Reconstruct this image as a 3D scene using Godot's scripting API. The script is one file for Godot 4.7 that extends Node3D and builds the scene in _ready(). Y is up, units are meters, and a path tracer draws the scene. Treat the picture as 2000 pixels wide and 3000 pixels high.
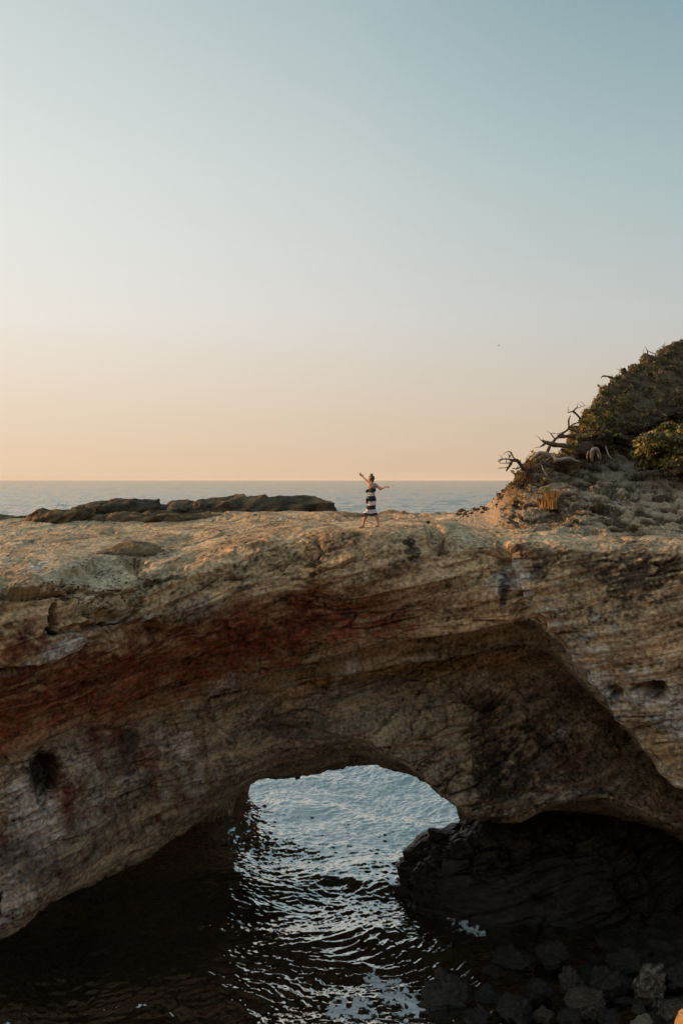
extends Node3D
# A sandstone sea arch at dusk. Metres, y up, the sea at y = 0, the camera on the cliff edge across the cove.

const ARCH := [
	[Vector3(-57.66,-2.00,-52.00),Vector3(-18.02,-2.00,-52.00),Vector3(-14.77,-2.00,-52.00),Vector3(-11.71,-2.00,-52.00),Vector3(-8.11,-2.00,-52.00),Vector3(-5.41,-2.00,-52.00),Vector3(-3.29,5.20,-47.60),Vector3(0.80,6.80,-46.60),Vector3(3.15,6.80,-45.60),Vector3(4.64,5.80,-44.80),Vector3(6.23,-2.00,-46.00),Vector3(8.46,-2.00,-46.00),Vector3(9.90,-2.00,-46.00),Vector3(12.45,-2.00,-46.00),Vector3(15.96,-2.00,-46.00),Vector3(47.89,-2.00,-46.00)],
	[Vector3(-48.33,13.66,-44.00),Vector3(-14.75,14.08,-43.00),Vector3(-12.10,14.16,-43.00),Vector3(-9.59,14.30,-43.00),Vector3(-6.64,14.38,-43.00),Vector3(-4.37,14.40,-42.50),Vector3(-2.88,14.42,-42.00),Vector3(0.69,14.53,-40.00),Vector3(2.64,14.64,-38.50),Vector3(3.91,14.63,-38.00),Vector3(5.08,14.57,-38.00),Vector3(6.91,14.50,-38.00),Vector3(8.08,14.50,-38.00),Vector3(10.17,14.50,-38.00),Vector3(13.04,14.50,-38.00),Vector3(39.11,14.50,-38.00)],
	[Vector3(-41.75,13.72,-38.00),Vector3(-12.70,14.03,-37.00),Vector3(-10.41,14.10,-37.00),Vector3(-8.37,14.13,-37.50),Vector3(-5.87,14.31,-38.00),Vector3(-3.86,14.41,-37.50),Vector3(-2.54,14.48,-37.00),Vector3(0.62,14.52,-36.00),Vector3(2.47,14.64,-36.00),Vector3(3.60,14.62,-35.00),Vector3(4.55,14.54,-34.00),Vector3(6.00,14.53,-33.00),Vector3(7.02,14.47,-33.00),Vector3(8.83,14.42,-33.00),Vector3(11.33,14.36,-33.00),Vector3(32.95,14.30,-32.00)],
	[Vector3(-35.18,13.31,-32.00),Vector3(-10.31,13.58,-30.00),Vector3(-8.73,13.71,-31.00),Vector3(-7.03,13.68,-31.50),Vector3(-5.10,13.90,-33.00),Vector3(-3.40,14.18,-33.00),Vector3(-2.27,14.36,-33.00),Vector3(0.54,14.51,-31.50),Vector3(2.16,14.56,-31.50),Vector3(3.19,14.51,-31.00),Vector3(4.12,14.36,-30.80),Vector3(5.46,14.35,-30.00),Vector3(6.28,14.33,-29.50),Vector3(7.85,14.29,-29.30),Vector3(9.96,14.26,-29.00),Vector3(28.84,14.22,-28.00)],
	[Vector3(-29.16,12.95,-26.50),Vector3(-8.94,13.05,-26.00),Vector3(-7.61,13.31,-27.00),Vector3(-6.37,12.91,-28.50),Vector3(-4.64,13.37,-30.00),Vector3(-3.12,13.78,-30.30),Vector3(-2.09,14.06,-30.50),Vector3(0.51,14.35,-30.00),Vector3(2.06,14.35,-30.00),Vector3(3.07,14.21,-29.80),Vector3(3.96,14.02,-29.60),Vector3(5.28,13.96,-29.00),Vector3(6.11,13.98,-28.70),Vector3(7.58,13.96,-28.30),Vector3(9.55,13.95,-27.80),Vector3(27.83,13.82,-27.00)],
	[Vector3(-28.10,12.09,-25.50),Vector3(-8.82,12.08,-25.60),Vector3(-7.51,12.39,-26.60),Vector3(-6.33,12.15,-28.30),Vector3(-4.53,12.73,-29.30),Vector3(-3.05,13.12,-29.60),Vector3(-2.05,13.39,-29.80),Vector3(0.50,13.73,-29.40),Vector3(2.01,13.64,-29.30),Vector3(3.01,13.44,-29.20),Vector3(3.91,13.24,-29.20),Vector3(5.21,13.20,-28.60),Vector3(6.03,12.94,-28.30),Vector3(7.49,12.21,-27.90),Vector3(9.44,11.80,-27.40),Vector3(27.49,11.47,-26.60)],
	[Vector3(-28.27,10.48,-25.60),Vector3(-8.90,10.80,-25.80),Vector3(-7.52,11.24,-26.60),Vector3(-6.31,11.58,-28.20),Vector3(-4.52,12.13,-29.20),Vector3(-3.04,12.43,-29.50),Vector3(-2.04,12.64,-29.60),Vector3(0.50,12.94,-29.20),Vector3(2.01,12.89,-29.20),Vector3(3.00,12.75,-29.10),Vector3(3.90,12.55,-29.10),Vector3(5.20,12.57,-28.50),Vector3(6.02,12.17,-28.20),Vector3(7.47,11.17,-27.80),Vector3(9.42,10.21,-27.30),Vector3(27.48,8.72,-26.50)],
	[Vector3(-30.18,8.98,-27.30),Vector3(-9.53,9.38,-27.60),Vector3(-8.01,9.90,-28.30),Vector3(-6.68,10.09,-29.80),Vector3(-4.75,10.57,-30.60),Vector3(-3.16,10.95,-30.60),Vector3(-2.10,11.22,-30.50),Vector3(0.51,11.86,-29.70),Vector3(2.02,12.11,-29.40),Vector3(3.03,12.02,-29.30),Vector3(3.93,12.12,-29.30),Vector3(5.22,12.21,-28.60),Vector3(6.02,11.78,-28.20),Vector3(7.53,10.45,-28.00),Vector3(9.47,8.76,-27.40),Vector3(27.56,6.40,-26.50)],
	[Vector3(-31.22,7.57,-28.20),Vector3(-9.89,8.04,-28.60),Vector3(-8.27,8.49,-29.20),Vector3(-6.91,8.51,-30.80),Vector3(-4.89,8.99,-31.50),Vector3(-3.24,9.52,-31.35),Vector3(-2.15,9.87,-31.20),Vector3(0.51,10.89,-29.80),Vector3(2.03,11.20,-29.50),Vector3(3.04,11.38,-29.40),Vector3(3.93,11.56,-29.30),Vector3(5.20,11.93,-28.80),Vector3(6.14,11.42,-28.30),Vector3(7.57,9.60,-28.10),Vector3(9.55,7.46,-27.60),Vector3(27.65,3.61,-26.50)],
	[Vector3(-32.00,7.25,-28.90),Vector3(-10.10,7.83,-29.20),Vector3(-8.44,8.28,-29.80),Vector3(-7.03,8.33,-31.30),Vector3(-4.97,8.86,-32.00),Vector3(-3.32,9.38,-32.10),Vector3(-2.22,9.73,-32.20),Vector3(0.53,10.82,-31.00),Vector3(2.14,11.12,-31.00),Vector3(3.21,11.30,-31.05),Vector3(4.17,11.46,-31.03),Vector3(5.62,11.68,-30.82),Vector3(6.56,11.17,-30.70),Vector3(8.12,9.30,-30.57),Vector3(10.28,6.92,-30.00),Vector3(29.61,2.83,-28.38)],
	[Vector3(-32.02,6.75,-28.90),Vector3(-10.10,7.27,-29.20),Vector3(-8.45,7.81,-29.80),Vector3(-7.03,7.84,-31.30),Vector3(-4.97,8.44,-32.00),Vector3(-3.32,8.91,-32.10),Vector3(-2.22,9.23,-32.20),Vector3(0.53,10.02,-30.99),Vector3(2.14,10.26,-31.04),Vector3(3.21,10.39,-31.01),Vector3(4.17,10.55,-31.05),Vector3(5.64,10.95,-30.90),Vector3(6.60,10.63,-30.89),Vector3(8.23,9.00,-30.97),Vector3(10.39,6.66,-30.33),Vector3(29.85,2.63,-28.60)],
	[Vector3(-32.36,6.50,-29.20),Vector3(-10.17,7.10,-29.40),Vector3(-8.51,7.60,-30.00),Vector3(-7.10,7.60,-31.60),Vector3(-5.03,8.17,-32.40),Vector3(-3.38,8.67,-32.60),Vector3(-2.26,8.99,-32.80),Vector3(0.56,9.73,-32.65),Vector3(2.28,9.94,-33.02),Vector3(3.43,10.05,-33.20),Vector3(4.49,10.17,-33.39),Vector3(6.09,10.43,-33.36),Vector3(7.12,10.03,-33.34),Vector3(8.86,8.35,-33.33),Vector3(11.21,5.87,-32.73),Vector3(31.13,1.95,-29.82)],
	[Vector3(-32.52,4.88,-29.30),Vector3(-10.26,5.28,-29.60),Vector3(-8.61,5.77,-30.30),Vector3(-7.15,6.60,-31.80),Vector3(-5.09,7.02,-32.70),Vector3(-3.41,7.51,-32.90),Vector3(-2.29,7.83,-33.10),Vector3(0.55,8.79,-31.90),Vector3(2.21,8.42,-32.05),Vector3(3.33,8.19,-32.10),Vector3(4.34,7.93,-32.23),Vector3(5.93,8.00,-32.40),Vector3(6.94,8.00,-32.42),Vector3(8.62,7.22,-32.38),Vector3(10.90,5.60,-31.80),Vector3(30.41,1.87,-29.12)],
	[Vector3(-32.96,1.85,-29.60),Vector3(-10.40,2.33,-29.90),Vector3(-8.80,3.18,-30.90),Vector3(-7.23,5.22,-32.10),Vector3(-5.12,5.61,-32.90),Vector3(-3.44,6.19,-33.10),Vector3(-2.30,6.61,-33.30),Vector3(0.54,7.76,-31.42),Vector3(2.17,6.86,-31.36),Vector3(3.26,5.93,-31.38),Vector3(4.24,5.35,-31.40),Vector3(5.75,5.30,-31.32),Vector3(6.71,5.70,-31.24),Vector3(8.43,5.95,-31.22),Vector3(10.69,5.10,-30.84),Vector3(30.19,1.46,-28.90)],
	[Vector3(-34.53,0.96,-31.00),Vector3(-10.96,1.38,-31.50),Vector3(-9.26,2.29,-32.50),Vector3(-7.67,2.38,-34.00),Vector3(-5.46,3.57,-35.00),Vector3(-3.74,4.60,-36.00),Vector3(-2.49,5.37,-36.00),Vector3(0.62,5.94,-36.00),Vector3(2.46,5.73,-35.50),Vector3(3.69,4.70,-35.50),Vector3(4.80,4.14,-35.50),Vector3(6.99,3.23,-38.10),Vector3(8.18,3.17,-38.10),Vector3(10.21,3.13,-37.80),Vector3(12.97,2.48,-37.40),Vector3(33.73,-0.31,-32.28)],
	[Vector3(-42.71,2.16,-38.50),Vector3(-13.51,2.58,-39.00),Vector3(-11.35,3.49,-40.00),Vector3(-9.33,3.58,-41.50),Vector3(-5.87,4.77,-42.50),Vector3(-4.23,5.60,-43.00),Vector3(-2.84,3.82,-41.00),Vector3(0.71,4.45,-41.00),Vector3(2.70,4.69,-39.00),Vector3(4.00,3.81,-38.50),Vector3(5.13,3.41,-38.00),Vector3(7.39,1.16,-40.20),Vector3(8.49,1.36,-39.50),Vector3(10.50,1.51,-38.80),Vector3(13.18,1.66,-38.00),Vector3(34.66,-0.08,-33.20)],
	[Vector3(-48.34,-2.00,-43.50),Vector3(-15.28,-2.00,-44.00),Vector3(-12.81,-2.00,-45.00),Vector3(-10.49,-2.00,-46.50),Vector3(-5.93,-2.00,-47.50),Vector3(-4.68,1.50,-47.50),Vector3(-3.25,5.00,-47.00),Vector3(0.79,6.50,-46.00),Vector3(3.10,6.50,-45.00),Vector3(4.56,5.50,-44.00),Vector3(5.56,-2.00,-41.00),Vector3(7.55,-2.00,-41.00),Vector3(8.52,-2.00,-39.50),Vector3(10.50,-2.00,-38.70),Vector3(13.22,-2.00,-38.00),Vector3(34.88,-2.00,-33.35)]]
const HILL := [
	[Vector3(3.73,14.30,-32.00),Vector3(4.54,14.33,-31.50),Vector3(5.23,13.99,-30.00),Vector3(5.75,14.01,-29.80),Vector3(6.66,14.02,-29.60),Vector3(6.99,14.03,-29.40),Vector3(7.42,14.03,-29.40),Vector3(7.87,14.00,-29.20),Vector3(8.86,13.96,-29.00),Vector3(9.89,13.92,-28.80),Vector3(11.30,13.89,-28.60),Vector3(15.39,13.74,-28.00)],
	[Vector3(3.85,14.53,-33.00),Vector3(4.70,14.60,-32.60),Vector3(5.37,14.42,-30.80),Vector3(5.88,14.40,-30.50),Vector3(6.81,14.39,-30.30),Vector3(7.17,14.39,-30.20),Vector3(7.62,14.39,-30.20),Vector3(8.08,14.40,-30.00),Vector3(9.16,14.40,-30.00),Vector3(10.30,14.40,-30.00),Vector3(11.76,14.36,-29.80),Vector3(15.93,14.36,-29.00)],
	[Vector3(3.97,14.64,-34.00),Vector3(4.84,14.85,-33.60),Vector3(5.54,14.96,-31.80),Vector3(6.13,15.18,-31.80),Vector3(7.10,15.24,-31.60),Vector3(7.50,15.30,-31.60),Vector3(7.96,15.35,-31.60),Vector3(8.56,15.40,-31.80),Vector3(9.76,15.40,-32.00),Vector3(10.97,15.40,-32.00),Vector3(12.62,15.40,-32.00),Vector3(17.01,15.42,-31.00)],
	[Vector3(4.08,14.67,-35.00),Vector3(4.98,14.94,-34.60),Vector3(5.71,15.47,-32.80),Vector3(6.35,16.06,-33.00),Vector3(7.49,16.23,-33.40),Vector3(8.03,16.41,-33.90),Vector3(8.71,16.59,-34.60),Vector3(9.51,16.79,-35.40),Vector3(11.06,17.12,-36.30),Vector3(12.66,17.58,-37.00),Vector3(14.71,18.11,-37.40),Vector3(20.51,18.63,-37.50)],
	[Vector3(4.13,14.68,-35.40),Vector3(5.04,14.99,-35.00),Vector3(5.78,15.74,-33.20),Vector3(6.43,16.34,-33.40),Vector3(7.56,16.63,-33.70),Vector3(8.03,16.87,-33.90),Vector3(8.60,17.17,-34.20),Vector3(9.35,17.43,-34.80),Vector3(10.78,17.88,-35.40),Vector3(12.31,18.52,-36.00),Vector3(14.38,19.19,-36.60),Vector3(20.22,19.85,-37.00)],
	[Vector3(4.19,14.70,-35.90),Vector3(5.11,15.03,-35.50),Vector3(5.88,15.92,-33.80),Vector3(6.56,16.57,-34.10),Vector3(7.71,16.86,-34.40),Vector3(8.24,17.43,-34.80),Vector3(8.85,18.05,-35.20),Vector3(9.66,18.64,-36.00),Vector3(11.31,19.37,-37.20),Vector3(13.04,20.04,-38.20),Vector3(15.31,20.72,-39.00),Vector3(21.83,21.52,-40.00)],
	[Vector3(4.26,14.69,-36.50),Vector3(5.19,15.05,-36.00),Vector3(6.02,16.02,-34.60),Vector3(6.74,16.71,-35.00),Vector3(7.94,17.03,-35.40),Vector3(8.47,17.87,-35.80),Vector3(9.19,18.75,-36.60),Vector3(10.19,19.71,-38.00),Vector3(12.03,20.73,-39.60),Vector3(13.99,21.49,-41.00),Vector3(16.47,22.23,-42.00),Vector3(23.45,23.10,-43.00)],
	[Vector3(4.67,14.29,-40.00),Vector3(5.91,14.10,-41.00),Vector3(7.14,14.66,-41.00),Vector3(8.10,14.63,-42.00),Vector3(9.44,14.63,-42.00),Vector3(10.21,14.60,-43.00),Vector3(10.84,14.60,-43.00),Vector3(11.85,14.57,-44.00),Vector3(14.04,14.50,-46.00),Vector3(16.46,14.44,-48.00),Vector3(19.72,14.37,-50.00),Vector3(28.54,14.31,-52.00)]]
# stains on the rock: centre x y z, half sizes x y z, tilt, kind, strength (0 white guano, 1 black staining and shade painted into hollows, 2 iron red, 3 wind-blown sand, 4 ochre and a sunlit streak painted along the rim, 5 pale grey, 6 dark grey, 7 smooth tan)
const STAINS := [
	[4.93,13.19,-28.69,0.47,0.30,1.2,0.17,0,0.90],[5.27,12.70,-28.48,0.14,0.27,1.2,0.00,0,0.80],[7.56,9.75,-28.08,0.53,0.72,1.2,0.35,0,0.70],[9.05,9.61,-27.44,0.47,0.85,1.2,0.17,0,0.60],[9.36,9.25,-27.37,0.28,0.42,1.2,0.00,0,0.90],[7.05,10.41,-29.22,0.40,0.60,1.2,0.52,0,0.35],[8.46,10.44,-27.56,0.57,0.28,1.2,0.00,0,0.40],[6.68,11.31,-28.10,0.29,0.58,1.2,0.00,0,0.30],[-9.46,5.71,-29.85,0.46,1.54,1.2,0.14,0,0.95],[-8.83,5.82,-30.16,0.23,1.14,1.2,0.17,0,0.80],[-9.21,4.76,-30.17,0.41,0.62,1.2,0.17,0,0.50],[-9.95,4.03,-29.86,0.46,0.61,1.2,0.00,5,0.80],[-10.18,3.07,-29.90,0.41,0.62,1.2,0.00,5,0.60],[-7.97,7.51,-30.53,0.37,0.52,1.2,0.00,0,0.40],[-7.54,7.12,-31.14,0.64,0.64,1.2,0.17,0,0.35],[-5.23,7.24,-32.53,0.39,0.50,1.2,0.35,0,0.75],[-6.10,7.29,-32.10,0.44,0.50,1.2,0.00,0,0.40],[-6.76,6.31,-32.02,0.66,0.20,1.2,0.17,0,0.60],[-8.17,5.10,-31.01,0.37,0.74,1.2,0.35,0,0.35],[-7.69,5.66,-31.28,0.43,0.27,1.2,0.00,0,0.50],[-1.35,9.27,-32.51,0.84,0.31,1.2,0.21,4,0.90],[-1.57,9.25,-32.47,0.45,0.24,1.2,0.14,0,0.60],[-0.17,9.43,-32.57,0.18,0.39,1.2,0.00,0,0.60],[0.32,9.95,-31.09,0.17,0.43,1.2,0.00,0,0.90],[-0.79,8.65,-32.54,0.16,0.56,1.2,0.00,0,0.40],[-3.35,9.46,-31.36,0.75,0.38,1.2,0.26,0,0.40],[-2.72,8.29,-32.84,0.34,0.39,1.2,0.00,0,0.40],[-3.08,9.51,-31.92,0.33,0.33,1.2,0.17,4,0.50],[-7.66,11.44,-26.46,0.50,0.20,1.2,0.35,0,0.80],[-7.37,11.49,-26.73,0.46,0.27,1.2,0.35,0,0.50],[-8.62,13.49,-28.67,0.28,0.14,1.2,0.17,0,0.80],[-8.42,11.03,-25.99,0.45,0.12,1.2,0.44,0,0.50],[-6.17,12.03,-28.34,0.14,0.08,1.2,0.00,0,0.90],[-5.57,11.96,-28.63,0.16,0.12,1.2,0.00,0,0.90],[-4.13,12.22,-29.27,0.80,0.30,1.2,0.17,0,0.30],[3.01,8.65,-32.26,0.50,0.15,1.2,0.00,5,0.60],[4.54,9.36,-32.91,0.56,0.25,1.2,0.17,0,0.55],[7.15,7.74,-32.32,0.39,0.18,1.2,0.17,0,0.80],[5.78,5.81,-31.49,0.65,0.22,1.2,0.17,0,0.45],[7.16,5.97,-31.33,0.97,0.21,1.2,0.09,0,0.40],[9.40,4.67,-33.93,0.47,0.35,1.2,0.00,0,0.40],[2.46,10.39,-31.03,0.64,0.15,1.2,0.14,0,0.30],[2.07,13.83,-29.46,0.26,0.40,1.2,0.17,1,0.90],[1.93,14.07,-29.65,0.16,0.12,1.2,0.00,1,0.90],[-0.71,13.49,-29.55,0.26,0.12,1.2,0.09,1,0.90],[-0.86,13.21,-29.50,0.14,0.10,1.2,0.00,1,0.80],[-0.59,13.79,-29.67,0.08,0.12,1.2,0.00,1,0.80],[-5.04,13.03,-29.34,0.45,0.14,1.2,0.17,1,0.75],[-5.68,12.98,-28.99,0.25,0.14,1.2,0.00,1,0.70],[-2.87,12.78,-29.56,0.30,0.10,1.2,0.09,1,0.60],[-3.15,13.11,-29.57,0.20,0.14,1.2,0.00,1,0.50],[1.61,13.39,-29.27,0.40,0.20,1.2,0.35,1,0.50],[8.25,13.27,-27.92,0.72,0.77,1.2,0.00,1,0.85],[9.16,13.57,-27.78,0.38,0.48,1.2,0.00,1,0.70],[6.82,13.61,-28.37,0.58,0.49,1.2,0.00,1,0.55],[5.90,13.69,-28.62,0.49,0.39,1.2,0.00,1,0.50],[7.63,13.25,-28.09,0.29,0.39,1.2,0.00,1,0.50],[4.69,12.69,-28.72,0.09,0.44,1.2,0.00,1,0.90],[7.03,12.34,-27.99,0.10,0.13,1.2,0.00,1,0.80],[5.23,13.49,-28.71,0.59,0.20,1.2,0.00,1,0.40],[8.12,12.42,-27.77,0.57,0.38,1.2,0.00,1,0.45],[9.12,12.63,-27.62,0.38,0.47,1.2,0.00,1,0.40],[5.68,13.21,-28.48,0.29,0.29,1.2,0.00,1,0.50],[4.95,6.70,-31.83,0.82,1.53,1.2,0.00,1,0.75],[5.48,6.19,-31.68,0.98,1.19,1.2,0.00,1,0.60],[6.61,6.92,-31.84,0.98,1.20,1.2,0.00,1,0.55],[7.92,6.71,-31.81,1.09,1.09,1.2,0.00,1,0.50],[4.72,8.65,-32.54,0.67,0.31,1.2,0.17,1,0.70],[7.34,8.61,-32.72,1.35,0.67,1.2,0.17,1,0.40],[-6.79,7.62,-31.71,0.43,0.76,1.2,0.17,6,0.80],[-7.28,7.03,-31.44,0.54,0.65,1.2,0.00,6,0.50],[-8.98,7.07,-29.84,0.46,0.77,1.2,0.17,1,0.90],[-9.74,4.66,-29.87,0.72,0.61,1.2,0.00,6,0.60],[-9.18,3.82,-30.40,0.63,0.52,1.2,0.00,6,0.60],[-2.05,7.74,-33.00,0.79,0.68,1.2,0.00,6,0.45],[-6.46,6.15,-32.19,0.66,0.33,1.2,0.00,6,0.40],[-7.69,7.51,-30.89,0.19,0.95,1.2,0.14,2,0.60],[-7.22,7.87,-31.17,0.32,0.64,1.2,0.14,2,0.60],[-6.32,6.85,-32.08,0.38,0.55,1.2,0.14,2,0.50],[-8.43,5.73,-30.42,0.26,1.15,1.2,0.14,2,0.60],[-8.39,11.76,-25.90,0.53,0.36,1.2,0.26,2,0.70],[-8.68,10.77,-25.93,0.53,0.27,1.2,0.26,2,0.90],[-8.20,11.63,-26.14,0.45,0.27,1.2,0.26,2,0.60],[7.50,7.01,-31.92,0.66,0.44,1.2,0.00,2,0.35],[5.44,5.61,-31.42,0.65,0.22,1.2,0.00,4,0.30],[2.75,7.81,-31.84,1.42,0.98,1.2,0.26,7,0.80],[1.98,8.34,-31.92,1.31,0.55,1.2,0.26,7,0.50],[3.66,8.07,-32.13,0.44,0.77,1.2,0.00,7,0.60],[9.16,8.22,-27.61,0.85,0.38,1.2,0.00,4,0.45],[8.88,8.70,-27.62,0.57,0.28,1.2,0.00,4,0.30],[1.03,14.40,-30.13,1.76,0.12,1.2,0.05,4,0.35],[-7.99,13.56,-30.19,0.57,0.41,2.5,-0.35,3,1.00],[-7.14,13.40,-29.67,0.76,0.43,2.5,-0.44,3,1.00],[-6.61,13.15,-29.15,0.60,0.30,2.5,-0.35,3,1.00],[-8.67,13.78,-31.54,0.43,0.19,2.5,0.00,3,1.00],[-6.18,12.67,-28.50,0.44,0.44,2.5,0.00,3,0.75],[-6.72,12.79,-27.91,0.48,0.48,2.5,0.00,3,0.70],[-6.56,13.91,-32.94,1.69,0.18,2.5,-0.05,3,0.50],[-3.48,14.26,-33.75,1.85,0.16,2.5,0.00,3,0.35],[3.74,14.47,-31.18,0.64,0.26,2.5,-0.17,3,1.00],[4.01,14.37,-30.72,0.53,0.23,2.5,0.00,3,1.00],[3.36,14.12,-29.69,0.26,0.31,2.5,0.00,3,0.70],[4.60,14.38,-30.44,0.63,0.17,2.5,0.00,3,0.60],[6.00,14.15,-29.13,2.00,0.16,2.5,0.00,3,0.55],[8.26,14.06,-28.31,1.94,0.14,2.5,0.00,3,0.50]]
const DENTS := [
	[8.68,10.15,-27.51,0.38,0.28,0.90],[8.86,10.08,-27.46,0.28,0.28,0.50],[7.74,9.95,-27.98,0.17,0.17,0.50],[8.39,10.14,-27.62,0.28,0.17,0.40],[-8.98,7.13,-29.84,0.33,0.72,0.50],[-8.79,7.37,-29.88,0.23,0.41,0.40],[-7.69,12.41,-26.43,0.09,0.27,0.35],[-7.66,12.13,-26.44,0.09,0.27,0.35],[-7.74,11.95,-26.44,0.13,0.15,0.25],[4.74,13.66,-29.03,0.22,0.50,0.30],[4.93,12.90,-28.65,0.24,0.49,0.35],[5.21,12.32,-28.56,0.25,0.49,0.35],[5.60,11.83,-28.53,0.25,0.39,0.30],[-6.40,12.36,-28.19,0.58,0.58,0.60],[-6.87,13.20,-28.56,0.88,0.49,0.50],[-5.88,11.64,-28.45,0.68,0.39,0.40],[4.72,8.70,-32.55,0.67,0.33,0.50],[2.86,14.21,-29.78,0.31,0.41,0.25],[3.15,14.02,-29.63,0.25,0.30,0.25],[-8.47,12.94,-26.20,1.08,0.14,0.60],[-7.60,13.34,-26.97,0.55,0.13,0.55],[-7.01,11.94,-27.15,0.65,0.13,0.30],[-8.42,11.03,-25.99,0.71,0.11,0.30],[4.31,7.23,-31.94,0.11,1.10,0.12],[6.19,7.00,-31.94,0.44,0.33,0.25],[6.79,7.60,-32.23,0.44,0.33,0.20],[5.14,7.21,-32.00,0.77,1.65,0.30],[-1.12,7.74,-32.55,1.34,0.11,0.15],[1.96,7.39,-31.53,1.08,0.13,0.15]]

var used := {}
var rng := RandomNumberGenerator.new()
var n_macro: FastNoiseLite
var n_bed: FastNoiseLite
var n_ledge: FastNoiseLite
var n_fine: FastNoiseLite
var n_warp: FastNoiseLite
var n_cell: FastNoiseLite
var n_crack: FastNoiseLite
var n_block: FastNoiseLite
var arch_pos := PackedVector3Array()
var arch_nu := 0
var arch_nv := 0
var hill_pos := PackedVector3Array()
var hill_nrm := PackedVector3Array()
var hill_nu := 0
var hill_nv := 0
var M := {}

# ---------- naming helpers ----------
func numbered(called: String) -> String:
	if not used.has(called):
		used[called] = 0
		return called
	used[called] += 1
	return "%s_%03d" % [called, used[called]]

func tag(o: Node, label: String, category := "", group := "", kind := "") -> Node:
	if label != "": o.set_meta("label", label)
	if category != "": o.set_meta("category", category)
	if group != "": o.set_meta("group", group)
	if kind != "": o.set_meta("kind", kind)
	return o

func obj(called: String, mesh: Mesh, mat: Material, parent: Node = null) -> MeshInstance3D:
	var o := MeshInstance3D.new()
	o.mesh = mesh
	o.material_override = mat
	o.name = numbered(called) if parent == null else called
	(self if parent == null else parent).add_child(o, true)
	return o

func base(called: String, at: Vector3) -> Node3D:
	var o := Node3D.new()
	o.name = numbered(called)
	add_child(o)
	o.position = at
	return o

func noise(sd: int, freq: float, octaves: int, kind := FastNoiseLite.TYPE_SIMPLEX_SMOOTH, ridged := false) -> FastNoiseLite:
	var n := FastNoiseLite.new()
	n.seed = sd
	n.noise_type = kind
	n.frequency = freq
	n.fractal_type = FastNoiseLite.FRACTAL_RIDGED if ridged else (FastNoiseLite.FRACTAL_FBM if octaves > 1 else FastNoiseLite.FRACTAL_NONE)
	n.fractal_octaves = octaves
	return n

func noise_tex(sd: int, freq: float, octaves: int, lo: Color, hi: Color, size := 1024, ridged := false, kind := FastNoiseLite.TYPE_SIMPLEX_SMOOTH) -> NoiseTexture2D:
	var t := NoiseTexture2D.new()
	t.width = size
	t.height = size
	t.seamless = true
	t.generate_mipmaps = false
	t.noise = noise(sd, freq, octaves, kind, ridged)
	var g := Gradient.new()
	g.set_color(0, lo)
	g.set_color(1, hi)
	t.color_ramp = g
	return t

func grid_mesh(pos: PackedVector3Array, nu: int, nv: int, col: PackedColorArray, uv: PackedVector2Array, flip := false, crisp := false) -> ArrayMesh:
	var nrm := grid_normals(pos, nu, nv, flip, crisp)
	var idx := PackedInt32Array()
	idx.resize((nu - 1) * (nv - 1) * 6)
	var k := 0
	for j in nv - 1:
		for i in nu - 1:
			var a := j * nu + i
			var b := a + 1
			var c := a + nu
			var d := c + 1
			if flip:
				idx[k] = a; idx[k + 1] = c; idx[k + 2] = b; idx[k + 3] = b; idx[k + 4] = c; idx[k + 5] = d
			else:
				idx[k] = a; idx[k + 1] = b; idx[k + 2] = c; idx[k + 3] = b; idx[k + 4] = d; idx[k + 5] = c
			k += 6
	var arr := []
	arr.resize(Mesh.ARRAY_MAX)
	arr[Mesh.ARRAY_VERTEX] = pos
	arr[Mesh.ARRAY_NORMAL] = nrm
	if col.size(): arr[Mesh.ARRAY_COLOR] = col
	if uv.size(): arr[Mesh.ARRAY_TEX_UV] = uv
	arr[Mesh.ARRAY_INDEX] = idx
	var m := ArrayMesh.new()
	m.add_surface_from_arrays(Mesh.PRIMITIVE_TRIANGLES, arr)
	return m

func grid_normals(pos: PackedVector3Array, nu: int, nv: int, flip := false, crisp := false) -> PackedVector3Array:
	var nrm := PackedVector3Array()
	nrm.resize(pos.size())
	for j in nv:
		var j0 := (mini(j, nv - 2) if crisp else maxi(j - 1, 0)) * nu
		var j1 := mini(j + 1, nv - 1) * nu
		for i in nu:
			var du := pos[j * nu + mini(i + 1, nu - 1)] - pos[j * nu + (mini(i, nu - 2) if crisp else maxi(i - 1, 0))]
			var dv := pos[j1 + i] - pos[j0 + i]
			var n := dv.cross(du) if not flip else du.cross(dv)
			nrm[j * nu + i] = n.normalized()
	return nrm

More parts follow.
